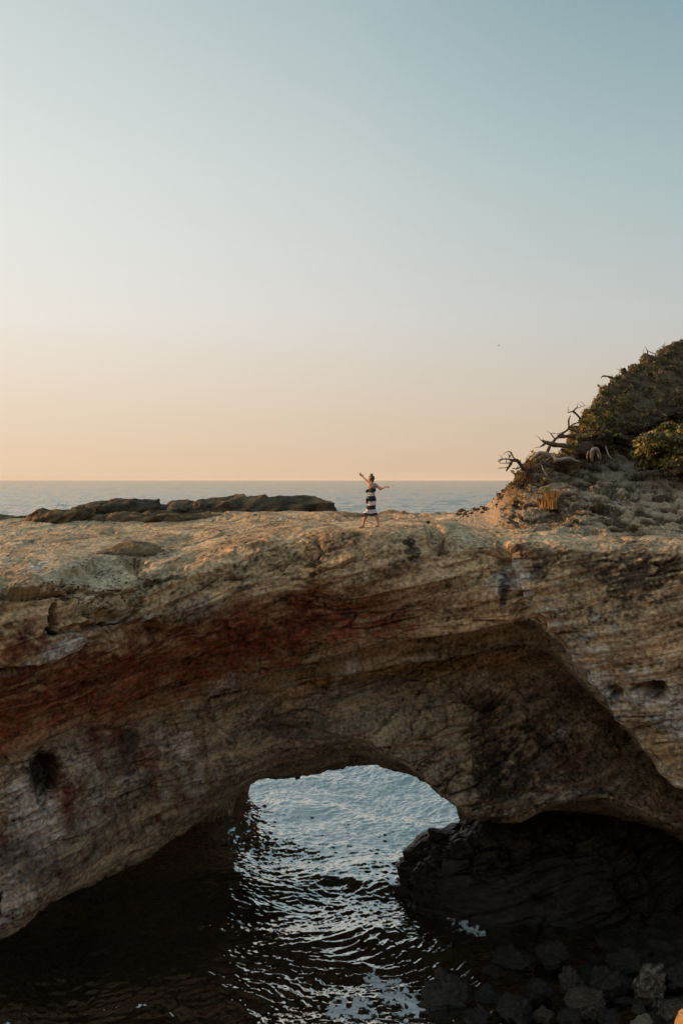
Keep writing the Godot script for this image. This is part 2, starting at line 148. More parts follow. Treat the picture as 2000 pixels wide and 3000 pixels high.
# a smooth surface through rows of points; crease[r] = 0 keeps row r sharp
func loft(rows: Array, soft: Array, us: Array, vs: Array) -> Dictionary:
	var nr := rows.size()
	var nc: int = rows[0].size()
	var nu := 1
	for q in us: nu += q
	var nv := 1
	for q in vs: nv += q
	var fine := []
	var ucol := PackedFloat32Array()
	ucol.resize(nu)
	for r in nr:
		var line := PackedVector3Array()
		line.resize(nu)
		var pts: Array = rows[r]
		var k := 0
		for c in nc - 1:
			var p0: Vector3 = pts[c]
			var p1: Vector3 = pts[c + 1]
			var h0 := absf(pts[c + 1].x - pts[c].x) + 0.01
			var s: Vector3 = p1 - p0
			var m0: Vector3 = s
			var m1: Vector3 = s
			if c > 0:
				m0 = (p1 - pts[c - 1]) / (h0 + absf(pts[c].x - pts[c - 1].x) + 0.01) * h0
			if c < nc - 2:
				m1 = (pts[c + 2] - p0) / (h0 + absf(pts[c + 2].x - pts[c + 1].x) + 0.01) * h0
			m0 = s.lerp(m0, 0.7)
			m1 = s.lerp(m1, 0.7)
			var cnt: int = us[c]
			for q in cnt + (1 if c == nc - 2 else 0):
				var t := float(q) / cnt
				line[k] = hermite(p0, m0, p1, m1, t)
				ucol[k] = c + t
				k += 1
		fine.append(line)
	var pos := PackedVector3Array()
	pos.resize(nu * nv)
	var vrow := PackedFloat32Array()
	vrow.resize(nv)
	for i in nu:
		var k := 0
		for r in nr - 1:
			var p0: Vector3 = fine[r][i]
			var p1: Vector3 = fine[r + 1][i]
			var s: Vector3 = p1 - p0
			var h0 := s.length() + 0.01
			var m0: Vector3 = s
			var m1: Vector3 = s
			if r > 0:
				var pm: Vector3 = fine[r - 1][i]
				m0 = s.lerp((p1 - pm) / (h0 + p0.distance_to(pm) + 0.01) * h0, soft[r])
			if r < nr - 2:
				var pn: Vector3 = fine[r + 2][i]
				m1 = s.lerp((pn - p0) / (h0 + p1.distance_to(pn) + 0.01) * h0, soft[r + 1])
			var cnt: int = vs[r]
			for q in cnt + (1 if r == nr - 2 else 0):
				var t := float(q) / cnt
				pos[k * nu + i] = hermite(p0, m0, p1, m1, t)
				vrow[k] = r + t
				k += 1
	return {"pos": pos, "nu": nu, "nv": nv, "ucol": ucol, "vrow": vrow}

func hermite(p0: Vector3, m0: Vector3, p1: Vector3, m1: Vector3, t: float) -> Vector3:
	var t2 := t * t
	var t3 := t2 * t
	return p0 * (2.0 * t3 - 3.0 * t2 + 1.0) + m0 * (t3 - 2.0 * t2 + t) + p1 * (3.0 * t2 - 2.0 * t3) + m1 * (t3 - t2)

func bedding(p: Vector3) -> float:
	return p.y * 0.97 - p.x * 0.23 + p.z * 0.10 + 0.45 * n_warp.get_noise_3d(p.x * 0.5, p.y * 0.8, p.z * 0.5)

# how far layered sandstone stands proud at p, in metres
func relief(p: Vector3, b: float) -> float:
	var d := 0.20 * n_macro.get_noise_3dv(p)
	var w := n_bed.get_noise_3d(p.x * 0.22, b * 1.5, p.z * 0.22)
	d += 0.12 * w
	# thin beds: each stands out sharply at its lower edge and falls back upwards
	var t := b / 0.34 + 0.9 * n_ledge.get_noise_3d(p.x * 0.13, b * 0.45, p.z * 0.13)
	var step := t - floorf(t)
	var patchy := smoothstep(-0.05, 0.4, n_macro.get_noise_3d(p.x * 1.3 + 60.0, p.y * 2.2, p.z * 1.3) + 0.5 * w)
	patchy *= lerpf(1.0, 0.45, smoothstep(3.8, 5.5, p.x))
	d += 0.13 * patchy * (smoothstep(0.0, 0.10, step) * (1.0 - step) - 0.3)
	t = b / 0.14 + 0.8 * n_ledge.get_noise_3d(p.x * 0.2 + 20.0, b * 0.8, p.z * 0.2)
	step = t - floorf(t)
	d += 0.024 * (1.0 - 0.4 * patchy) * smoothstep(-0.2, 0.3, n_macro.get_noise_3d(p.x * 0.9, p.y * 1.8 + 30.0, p.z * 0.9)) * (smoothstep(0.0, 0.2, step) * (1.0 - step) - 0.3)
	# broken blocks and joints
	var q := p + Vector3(0.25, 0.1, 0.25) * n_fine.get_noise_3dv(p * 1.7)
	var jx := q.x * 0.75
	var jb := b * 1.9 + 0.2 * w
	var jz := q.z * 0.75
	var broken := smoothstep(-0.25, 0.35, n_macro.get_noise_3d(p.x * 1.1 - 40.0, p.y * 1.6, p.z * 1.1))
	d += broken * 0.06 * n_block.get_noise_3d(jx, jb, jz)
	d -= broken * 0.12 * (1.0 - smoothstep(-1.0, -0.84, n_crack.get_noise_3d(jx, jb, jz)))
	d += 0.016 * n_block.get_noise_3d(q.x * 2.0 + 9.0, b * 6.0, q.z * 2.0)
	d += 0.035 * n_ledge.get_noise_3d(p.x * 0.8, b * 3.0, p.z * 0.8)
	d += 0.020 * n_fine.get_noise_3dv(p * 5.5)
	return d

func _ready() -> void:
	camera_and_light()
	rng.seed = 7
	n_macro = noise(11, 0.28, 3)
	n_bed = noise(12, 1.0, 3)
	n_ledge = noise(13, 1.0, 3)
	n_fine = noise(14, 1.0, 2)
	n_warp = noise(15, 0.25, 2)
	n_cell = noise(16, 1.0, 3)
	n_crack = noise(18, 1.0, 1, FastNoiseLite.TYPE_CELLULAR)
	n_crack.cellular_return_type = FastNoiseLite.RETURN_DISTANCE2_SUB
	n_crack.domain_warp_enabled = false
	n_block = noise(18, 1.0, 1, FastNoiseLite.TYPE_CELLULAR)
	n_block.cellular_return_type = FastNoiseLite.RETURN_CELL_VALUE
	materials()
	build_sea()
	build_arch()
	build_near_cliff()
	build_hill()
	build_outcrops()
	build_shore()
	build_vegetation()
	build_branches()
	build_stones()
	build_person()
	build_gull()

func camera_and_light() -> void:
	var cam := Camera3D.new()
	cam.name = "camera"
	cam.position = Vector3(0, 16, 0)
	cam.rotation.x = -atan(95.0 / 2917.0)
	cam.fov = rad_to_deg(2.0 * atan(1500.0 / 2917.0))
	cam.near = 0.1
	cam.far = 60000.0
	add_child(cam)
	cam.current = true
	var env := Environment.new()
	env.background_mode = Environment.BG_SKY
	env.tonemap_mode = Environment.TONE_MAPPER_LINEAR
	env.tonemap_exposure = 1.0
	env.fog_enabled = true
	env.fog_density = 0.00002
	env.fog_light_color = Color(1.0, 0.93, 0.84)
	env.ssao_enabled = true
	env.ssil_enabled = true
	env.sdfgi_enabled = true
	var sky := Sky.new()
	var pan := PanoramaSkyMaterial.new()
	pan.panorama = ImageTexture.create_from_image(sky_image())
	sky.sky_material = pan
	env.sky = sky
	var we := WorldEnvironment.new()
	we.name = "world_environment"
	we.environment = env
	add_child(we)
	var sun := DirectionalLight3D.new()
	sun.name = "sun"
	var to_sun := Vector3(-sin(deg_to_rad(72.0)) * cos(deg_to_rad(10.5)), sin(deg_to_rad(10.5)), -cos(deg_to_rad(72.0)) * cos(deg_to_rad(10.5)))
	sun.look_at_from_position(Vector3.ZERO, -to_sun, Vector3.UP)
	sun.light_color = Color(1.0, 0.70, 0.40)
	sun.light_energy = 1.5
	sun.light_angular_distance = 1.0
	sun.shadow_enabled = true
	add_child(sun)

func lin(r: float, g: float, b: float) -> Color:
	return Color(r / 255.0, g / 255.0, b / 255.0).srgb_to_linear()

# clear dusk sky: peach at the horizon, pale above, blue higher up and away from the sun on the left
func sky_image() -> Image:
	var w := 720
	var h := 360
	var im := Image.create(w, h, false, Image.FORMAT_RGBF)
	var at := [0.0, 1.1, 3.0, 5.0, 9.2, 13.0, 16.7, 21.0, 25.7, 40.0, 90.0]
	var tone := [lin(222, 194, 166), lin(221, 195, 166), lin(221, 200, 175), lin(220, 206, 188), lin(218, 215, 209), lin(209, 213, 210), lin(200, 209, 208), lin(186, 199, 201), lin(171, 188, 192), lin(164, 184, 191), lin(158, 179, 189)]
	for y in h:
		var e := 90.0 - (y + 0.5) / h * 180.0
		var ee := clampf(e, 0.0, 89.9)
		var s := 0
		while s < 9 and at[s + 1] < ee: s += 1
		var f: float = (ee - at[s]) / (at[s + 1] - at[s])
		var c: Color = tone[s].lerp(tone[s + 1], f)
		var hi := clampf(ee / 25.7, 0.0, 1.0)
		for x in w:
			var az := (x + 0.5) / w * 360.0
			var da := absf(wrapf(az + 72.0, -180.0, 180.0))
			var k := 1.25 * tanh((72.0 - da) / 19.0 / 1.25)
			if da > 105.0: k = lerpf(k, 0.7, smoothstep(105.0, 165.0, da))  # sky behind the camera raised to brighten the shaded arch face
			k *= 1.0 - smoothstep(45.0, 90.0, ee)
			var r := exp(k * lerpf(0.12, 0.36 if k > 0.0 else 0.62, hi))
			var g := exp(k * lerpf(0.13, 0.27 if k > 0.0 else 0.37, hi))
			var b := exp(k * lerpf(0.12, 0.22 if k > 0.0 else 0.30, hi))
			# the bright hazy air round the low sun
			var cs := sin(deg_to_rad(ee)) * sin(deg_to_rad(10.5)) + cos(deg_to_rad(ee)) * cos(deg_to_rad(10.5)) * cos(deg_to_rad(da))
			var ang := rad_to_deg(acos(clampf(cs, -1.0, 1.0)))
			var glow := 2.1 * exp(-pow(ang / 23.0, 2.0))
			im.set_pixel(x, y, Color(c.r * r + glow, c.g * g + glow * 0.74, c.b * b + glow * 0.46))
	return im

func materials() -> void:
	var rock := StandardMaterial3D.new()
	rock.resource_name = "sandstone"
	rock.vertex_color_use_as_albedo = true
	rock.albedo_texture = noise_tex(21, 0.02, 6, Color(0.70, 0.69, 0.68), Color(1.0, 1.0, 1.0))
	rock.roughness = 0.95
	rock.metallic_specular = 0.2
	rock.heightmap_enabled = true
	rock.heightmap_texture = noise_tex(22, 0.014, 6, Color.BLACK, Color.WHITE, 1024)
	rock.heightmap_scale = 3.5
	rock.uv1_triplanar = true
	rock.uv1_scale = Vector3(0.45, 0.6, 0.45)
	M.rock = rock
	var stone := StandardMaterial3D.new()
	stone.resource_name = "stone"
	stone.vertex_color_use_as_albedo = true
	stone.albedo_texture = rock.albedo_texture
	stone.roughness = 0.9
	stone.metallic_specular = 0.25
	stone.uv1_triplanar = true
	stone.uv1_scale = Vector3(0.6, 0.6, 0.6)
	stone.heightmap_enabled = true
	stone.heightmap_texture = rock.heightmap_texture
	stone.heightmap_scale = 6.0
	M.stone = stone
	var wet: StandardMaterial3D = stone.duplicate()
	wet.resource_name = "wet_stone"
	wet.roughness = 0.2
	wet.metallic_specular = 0.45
	wet.heightmap_scale = 4.0
	wet.uv1_scale = Vector3(1.3, 1.3, 1.3)
	M.wet = wet
	var soil: StandardMaterial3D = stone.duplicate()
	soil.resource_name = "sandy_soil"
	soil.heightmap_scale = 9.0
	soil.uv1_scale = Vector3(0.5, 0.9, 0.5)
	M.soil = soil
	var water := StandardMaterial3D.new()
	water.resource_name = "sea_water"
	water.albedo_color = Color(0.69, 0.69, 0.68)
	water.metallic = 1.0
	water.metallic_specular = 0.5
	water.clearcoat_enabled = true
	water.clearcoat = 1.0
	water.clearcoat_roughness = 0.05
	water.roughness = 0.06
	M.water = water
	var open: StandardMaterial3D = water.duplicate()
	open.resource_name = "open_sea_water"
	open.metallic = 1.0
	open.metallic_specular = 0.5
	open.clearcoat_enabled = false
	open.albedo_color = Color(0.61, 0.595, 0.55)
	open.heightmap_enabled = true
	open.heightmap_texture = noise_tex(24, 0.02, 4, Color.BLACK, Color.WHITE, 1024)
	open.heightmap_scale = 200.0
	open.uv1_scale = Vector3(0.011, 0.022, 1)
	M.open = open
	var foam := StandardMaterial3D.new()
	foam.resource_name = "foam"
	foam.albedo_color = Color(0.82, 0.86, 0.88)
	foam.roughness = 0.8
	M.foam = foam
	var leaf := StandardMaterial3D.new()
	leaf.resource_name = "leaves"
	leaf.vertex_color_use_as_albedo = true
	leaf.roughness = 0.6
	leaf.backlight_enabled = true
	leaf.backlight = Color(0.5, 0.5, 0.3)
	leaf.cull_mode = BaseMaterial3D.CULL_DISABLED
	M.leaf = leaf
	var wood := StandardMaterial3D.new()
	wood.resource_name = "dead_wood"
	wood.vertex_color_use_as_albedo = true
	wood.roughness = 0.9
	wood.albedo_texture = rock.albedo_texture
	wood.uv1_triplanar = true
	wood.uv1_scale = Vector3(3, 3, 3)
	M.wood = wood

# ---------- sea ----------
var w1: FastNoiseLite
var w2: FastNoiseLite
var w3: FastNoiseLite

func wave(x: float, z: float) -> float:
	var wx := x + 0.9 * w1.get_noise_2d(x * 0.8 + 40.0, z * 0.8)
	var wz := z + 0.22 * x + 0.9 * w1.get_noise_2d(x * 0.8, z * 0.8 + 90.0)
	var a := 1.0 - absf(w2.get_noise_2d(wx * 0.5, wz * 1.25))
	var b := 1.0 - absf(w2.get_noise_2d(wx * 1.3 + 70.0, wz * 2.7))
	var h := 0.11 * (a - 0.7) + 0.058 * (b - 0.7) + 0.03 * w3.get_noise_2d(wx * 2.4, wz * 5.0)
	return h + 0.32 * w1.get_noise_2d(x * 0.7, z * 1.2 + 30.0)

func build_sea() -> void:
	w1 = noise(31, 0.18, 2)
	w2 = noise(32, 1.0, 2)
	w3 = noise(33, 1.0, 3)
	# the cove and the water just beyond the arch
	var nx := 460
	var nz := 600
	var pos := PackedVector3Array()
	pos.resize(nx * nz)
	var heights := PackedFloat32Array()
	heights.resize(nx * nz)
	for j in nz:
		var z := -24.0 - 38.0 * float(j) / (nz - 1)
		for i in nx:
			var x := -14.5 + 23.5 * float(i) / (nx - 1)
			var h := wave(x, z)
			pos[j * nx + i] = Vector3(x, h, z)
	var sea := base("sea", Vector3.ZERO)
	tag(sea, "dark rippled sea water running under the arch out to the horizon", "sea", "", "structure")
	obj("cove_water", grid_mesh(pos, nx, nz, PackedColorArray(), PackedVector2Array()), M.water, sea)
	build_foam(pos, nx, nz)
	# open sea out to the horizon, its rows widening with distance
	nx = 460
	nz = 520
	pos.resize(nx * nz)
	var uvs := PackedVector2Array()
	uvs.resize(nx * nz)
	for j in nz:
		var z := -61.6 * pow(300.0, float(j) / (nz - 1))
		var cell := -z * (pow(300.0, 1.0 / (nz - 1)) - 1.0)
		var far_fade := clampf(3.0 / cell, 0.0, 1.0)
		for i in nx:
			var x := -z * 0.62 * (2.0 * float(i) / (nx - 1) - 1.0)
			var h := 0.0
			if z > -9000.0:
				h = 1.7 * w2.get_noise_2d(x * 0.018 + 0.004 * z, z * 0.05) * clampf(-z / 300.0, 0.15, 1.0) + 0.8 * w3.get_noise_2d(x * 0.07, z * 0.16)
				h *= clampf(2600.0 / -z, 0.25, 1.0) * smoothstep(60.0, 110.0, -z)
				h += 0.35 * far_fade * w3.get_noise_2d(x * 0.3, z * 0.5)
			pos[j * nx + i] = Vector3(x, h, z)
			uvs[j * nx + i] = Vector2(x, z)
	obj("open_water", grid_mesh(pos, nx, nz, PackedColorArray(), uvs), M.open, sea)
	# still water round about, a little lower, where the waves are not seen
	var pl := PlaneMesh.new()
	pl.size = Vector2(30000, 30000)
	var q := obj("outer_water", pl, M.water, sea)
	q.position = Vector3(0, -1.6, -1000)

func build_foam(pos: PackedVector3Array, nx: int, nz: int) -> void:
	var fn := noise(36, 0.9, 4)
	var fl := noise(37, 1.0, 2)
	var spots := [[Vector3(0.15,-0.20,-29.60), 0.75, 0.45], [Vector3(0.62,-0.25,-29.40), 0.5, 0.25], [Vector3(1.51,-0.14,-31.00), 0.4, 0.35], [Vector3(1.85,-0.15,-30.30), 0.35, 0.7], [Vector3(1.68,-0.26,-30.20), 0.6, 0.25], [Vector3(2.25,-0.31,-30.00), 0.3, 0.4], [Vector3(4.42,0.03,-34.80), 0.32, 0.35], [Vector3(4.08,-0.02,-35.60), 0.32, 0.3], [Vector3(4.73,-0.21,-34.40), 0.25, 0.22], [Vector3(1.04,-0.18,-31.40), 0.35, 0.3], [Vector3(3.79,-0.25,-33.00), 0.35, 0.2], [Vector3(5.35,-0.32,-32.00), 0.4, 0.18]]
	var groups := [[0, 1], [2, 3, 4, 5, 9], [6, 7, 8]]
	var words := ["white foam patch swirling at the bottom edge of the water", "branching white foam beside the flat-topped boulder", "streak of pale foam at the foot of the wet rock", "thin foam between the dark boulders"]
	for gi in groups.size():
		var st := SurfaceTool.new()
		st.begin(Mesh.PRIMITIVE_TRIANGLES)
		var any := false
		var lo := Vector2(1e9, 1e9)
		var hi := -lo
		for k in groups[gi]:
			var c: Vector3 = spots[k][0]
			var r := Vector2(spots[k][1], spots[k][2] * 1.8) * 1.5
			lo = lo.min(Vector2(c.x, c.z) - r)
			hi = hi.max(Vector2(c.x, c.z) + r)
		var nu := int((hi.x - lo.x) / 0.03) + 1
		var nw := int((hi.y - lo.y) / 0.04) + 1
		var line := PackedVector3Array()
		var amount := PackedFloat32Array()
		for j in nw:
			for i in nu:
				var p := Vector3(lo.x + 0.03 * i, 0, lo.y + 0.04 * j)
				p.y = wave(p.x, p.z) + 0.03 + 0.035 * fn.get_noise_2d(p.x * 9.0, p.z * 7.0)
				var f := -1.0
				for k in groups[gi]:
					var c: Vector3 = spots[k][0]
					f = maxf(f, 1.0 - Vector2((p.x - c.x) / spots[k][1], (p.z - c.z) / (spots[k][2] * 1.8)).length())
				f = minf(f, 0.5) + 0.7 * fn.get_noise_2d(p.x * 2.2, p.z * 1.6) + 0.36 - 1.6 * absf(fl.get_noise_2d(p.x * 2.0, p.z * 1.4)) - 1.0 * absf(fl.get_noise_2d(p.x * 7.0 + 50.0, p.z * 5.0))
				line.append(p)
				amount.append(f)
		for j in nw - 1:
			for i in nu - 1:
				var q := j * nu + i
				if amount[q] + amount[q + 1] + amount[q + nu] + amount[q + nu + 1] < 0.0: continue
				for v in [line[q], line[q + nu], line[q + 1], line[q + 1], line[q + nu], line[q + nu + 1]]: st.add_vertex(v)
				any = true
		if any:
			st.generate_normals()
			var o := obj("sea_foam", st.commit(), M.foam)
			tag(o, words[gi], "foam", "", "stuff")
	# a line of white water breaking far out
	var cl := PackedVector3Array()
	var rn := noise(38, 0.05, 3)
	for j in 5:
		for i in 60:
			var u := float(i) / 59.0
			var env := sin(PI * pow(u, 0.6)) * (0.6 + 0.6 * absf(rn.get_noise_1d(i * 9.0)))
			var prof: float = [0.0, 0.7, 1.0, 0.6, 0.0][j]
			cl.append(Vector3(124.0 + 34.0 * u, -0.3 + 2.4 * prof * env, -2330.0 - 3.0 * j + 4.0 * u))
	var br := obj("breaking_wave", grid_mesh(cl, 60, 5, PackedColorArray(), PackedVector2Array(), true), M.foam)
	tag(br, "small white breaker far out on the sea", "wave", "", "stuff")

# ---------- the arch ----------
func stain_buckets() -> Dictionary:
	var d := {}
	for k in STAINS.size():
		var s: Array = STAINS[k]
		var r := maxf(s[3], s[4]) * 1.7 + 0.2
		for bx in range(floori(s[0] - r), floori(s[0] + r) + 1):
			if not d.has(bx): d[bx] = []
			d[bx].append(s)
	return d

func build_arch() -> void:
	var soft := [0.0, 0.6, 1.0, 1.0, 0.8, 1.0, 0.7, 1.0, 0.0, 0.0, 0.0, 0.2, 1.0, 0.25, 0.9, 1.0, 0.0]
	var us := [44, 54, 54, 60, 44, 32, 72, 46, 34, 30, 46, 32, 50, 66, 44]
	var vs := [10, 60, 66, 56, 84, 60, 72, 60, 16, 22, 14, 84, 84, 44, 36, 30]
	var L := loft(ARCH, soft, us, vs)
	var pos: PackedVector3Array = L.pos
	var nu: int = L.nu
	var nv: int = L.nv
	var nrm := grid_normals(pos, nu, nv)
	var col := PackedColorArray()
	col.resize(pos.size())
	var uv := PackedVector2Array()
	uv.resize(pos.size())
	var arc := PackedFloat32Array()
	arc.resize(nu)
	var before := PackedVector3Array()
	before.resize(nu)
	var buckets := stain_buckets()
	var streak := noise(17, 1.0, 3)
	var tan_a := Color(0.63, 0.465, 0.285)
	var tan_b := Color(0.43, 0.30, 0.180)
	var pale := Color(0.66, 0.525, 0.355)
	var red_a := Color(0.27, 0.080, 0.044)
	var red_b := Color(0.115, 0.045, 0.028)
	var drab_shaded := Color(0.44, 0.36, 0.255)
	var drab_shaded_b := Color(0.27, 0.22, 0.155)
	var tones := [Color(0.60, 0.58, 0.55), Color(0.032, 0.030, 0.030), Color(0.17, 0.055, 0.032), Color(0.50, 0.41, 0.28), Color(0.42, 0.28, 0.13), Color(0.46, 0.46, 0.44), Color(0.075, 0.075, 0.070), Color(0.47, 0.385, 0.27)]
	for j in nv:
		var rv: float = L.vrow[j]
		for i in nu:
			var k := j * nu + i
			var p := pos[k]
			var cu: float = L.ucol[i]
			if rv > 1.0: arc[i] += p.distance_to(before[i])
			before[i] = p
			uv[k] = Vector2(p.x * 0.97 + p.y * 0.23 + 0.25 * p.z, -(p.y * 0.97 - p.x * 0.23 + 0.45 * p.z))
			var b := bedding(p)
			var n := nrm[k]
			var smooth := 1.0
			# colour of the bed
			var s := 0.5 + 0.9 * n_bed.get_noise_3d(p.x * 0.18, b * 2.4 + 50.0, p.z * 0.18)
			var f := n_cell.get_noise_3d(p.x * 1.6, b * 4.5, p.z * 1.6)
			var g := n_cell.get_noise_3d(p.x * 0.5 + 9.0, p.y * 0.5, p.z * 0.5)
			var sk := streak.get_noise_3d(p.x * 2.6 + p.y * 0.25, p.y * 0.30, p.z * 0.8)
			var fk := n_fine.get_noise_3d(p.x * 0.45, b * 8.0 + 20.0, p.z * 0.45)
			var fk2 := n_ledge.get_noise_3d(p.x * 1.4 + 30.0, b * 2.8, p.z * 1.4)
			var crack := n_crack.get_noise_3d(p.x * 0.9, b * 2.0, p.z * 0.9)
			var block := n_block.get_noise_3d(p.x * 0.9, b * 2.0, p.z * 0.9)
			var c := tan_a.lerp(tan_b, clampf(s + 0.5 * f, 0.0, 1.0))
			if rv < 4.2:
				c = c.lerp(pale, clampf(0.35 + 0.6 * g + 0.4 * f, 0.0, 1.0) * clampf(4.2 - rv, 0.0, 1.0))
			# the iron-red beds under the brow, ending right of the middle
			var rm := smoothstep(5.8, 6.6, rv + 0.7 * f + 1.0 * g + 0.5 * fk2) * (1.0 - smoothstep(7.2, 8.4, rv + 0.7 * f - 0.7 * g + 0.5 * fk2)) * (1.0 - smoothstep(7.0, 8.6, cu + 1.6 * g + 0.8 * f))
			var brown := smoothstep(5.2, 6.2, rv + 0.9 * g + 0.6 * f) * (1.0 - smoothstep(8.0, 8.5, rv)) * (1.0 - smoothstep(7.6, 9.4, cu + 1.4 * g))
			c = c.lerp(Color(0.30, 0.190, 0.112), brown * clampf(0.65 + 0.8 * fk2, 0.0, 1.0))
			rm *= clampf(1.05 - 1.5 * maxf(fk2 - 0.22, 0.0) - 1.0 * maxf(fk - 0.28, 0.0) - 0.7 * maxf(g - 0.2, 0.0), 0.3, 1.0)
			c = c.lerp(red_a.lerp(red_b, clampf(0.55 + 1.5 * f + 0.6 * (s - 0.5) + 0.6 * fk2, 0.0, 1.0)), rm * 0.95)
			# greyer lower beds, with shade under the lip painted into their tone
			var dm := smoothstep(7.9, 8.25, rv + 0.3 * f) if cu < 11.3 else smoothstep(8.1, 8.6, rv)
			c = c.lerp(drab_shaded.lerp(drab_shaded_b, clampf(0.45 + 0.9 * f + 0.8 * g + 0.3 * (s - 0.5), 0.0, 1.0)), dm)
			# run-off streaks on the lower left wall
			if dm > 0.0 and cu < 6.2 and rv < 13.4:
				var left := 1.0 - smoothstep(3.8, 6.2, cu)
				c = c.lerp(tones[2], clampf(sk * 1.6 - 0.1, 0.0, 0.75) * left * dm)
				c = c.lerp(tones[5], clampf(-sk * 2.2 - 0.4 + 0.7 * f, 0.0, 0.75) * left * dm)
			# grey weathering on the right buttress
			if cu > 10.8 and rv > 4.6 and rv < 8.6:
				var bm := smoothstep(10.8, 12.0, cu) * smoothstep(4.6, 6.2, rv + g)
				c = c.lerp(Color(0.225, 0.185, 0.135), bm * 0.75 * clampf(0.6 + f, 0.0, 1.0))
				c = c.lerp(Color(0.56, 0.53, 0.48), bm * clampf(f * 2.0 - 0.1 + 0.8 * sk + 0.8 * fk, 0.0, 0.8))
			# stains
			if rv > 1.2 and rv < 13.3:
				var fr := 0.45 * f + 0.2 * sk + 0.45 * n_cell.get_noise_3d(p.x * 2.6 + 11.0, p.y * 2.6, p.z * 2.6) + 0.40 * n_fine.get_noise_3dv(p * 7.0) + 0.25 * fk
				for s2 in buckets.get(floori(p.x), []):
					var dx: float = p.x - s2[0]
					var dy: float = p.y - s2[1]
					var ca := cos(s2[6])
					var sa := sin(s2[6])
					var qx: float = (dx * ca + dy * sa) / s2[3]
					var qy: float = (dy * ca - dx * sa) / s2[4]
					var qz: float = (p.z - s2[2]) / s2[5]
					var q := 1.0 - sqrt(qx * qx + qy * qy + qz * qz * 0.3)
					if q < -0.7: continue
					var kind: int = s2[7]
					if kind == 3:
						q = smoothstep(-0.25, 0.15, q + 0.35 * g + 0.2 * f)
						smooth = minf(smooth, 1.0 - 0.8 * q * s2[8])
					else:
						q = smoothstep(-0.35, 0.5, q * 0.9 + 1.25 * fr + (0.15 if kind == 0 and s2[8] > 0.79 else 0.0))
					c = c.lerp(tones[kind], q * s2[8])
			# grain: pale chips and dark pits along the beds, each thin bed with a tone of its own
			var bt := b / 0.14 + 0.8 * n_ledge.get_noise_3d(p.x * 0.2 + 20.0, b * 0.8, p.z * 0.2)
			var own := sin(floorf(bt) * 12.9898) * 43758.5453
			own = own - floorf(own) - 0.5
			c = c * (1.0 + 0.22 * own)
			c = c * (1.0 + 0.25 * fk + 0.50 * fk2 + 0.22 * block + 0.80 * n_fine.get_noise_3dv(p * 6.5))
			col[k] = c
			if cu > 0.5 and cu < 13.6 and rv > 0.5 or true:
				var d := relief(p, b)
				if rv < 3.6: d = d * 0.55 - 0.03
				if rv > 11.2 and rv < 13.0 and cu > 6.5: d *= 1.25
				for s3 in DENTS:
					var ex: float = (p.x - s3[0]) / s3[3]
					if absf(ex) > 1.5: continue
					var ey: float = (p.y - s3[1]) / s3[4]
					if absf(ey) > 1.5 or absf(p.z - s3[2]) > 2.5: continue
					var e := ex * ex + ey * ey
					d -= s3[5] * (1.0 - smoothstep(0.35, 1.25, e + 0.7 * f + 0.3 * n_fine.get_noise_3dv(p * 3.0)))
				if rv < 0.4: d = 0.0
				if cu > 6.5 and rv > 7.6 and rv < 11.0: d *= 0.6
				var close := Vector2(p.x - 0.9, p.z + 31.0).length()
				smooth = minf(smooth, 0.25 + 0.75 * smoothstep(0.5, 1.6, close)) if rv < 4.0 else smooth
				pos[k] = p + n * d * smooth
				if rv > 7.2 and rv < 9.3 and cu > 10.9:  # chipped edge of the overhang
					var chip := smoothstep(7.2, 7.9, rv) * (1.0 - smoothstep(8.2, 9.3, rv))
					pos[k] += Vector3(0.35 * n_cell.get_noise_3d(p.x * 0.2, p.y * 1.1, 3.0), 0.0, 0.0) * chip * smoothstep(11.3, 12.2, cu)
	arch_pos = pos
	arch_nu = nu
	arch_nv = nv
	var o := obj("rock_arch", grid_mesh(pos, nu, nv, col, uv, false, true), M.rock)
	tag(o, "layered tan and red sandstone sea arch spanning dark water", "rock arch", "", "structure")

func arch_height(x: float, z: float) -> float:
	var best := 1e9
	var y := 14.0
	for j in range(10, 260):
		for i in arch_nu:
			var p := arch_pos[j * arch_nu + i]
			if absf(p.x - x) > 0.3: continue
			var d := Vector2(p.x - x, p.z - z).length()
			if d < best:
				best = d
				y = p.y
	return y

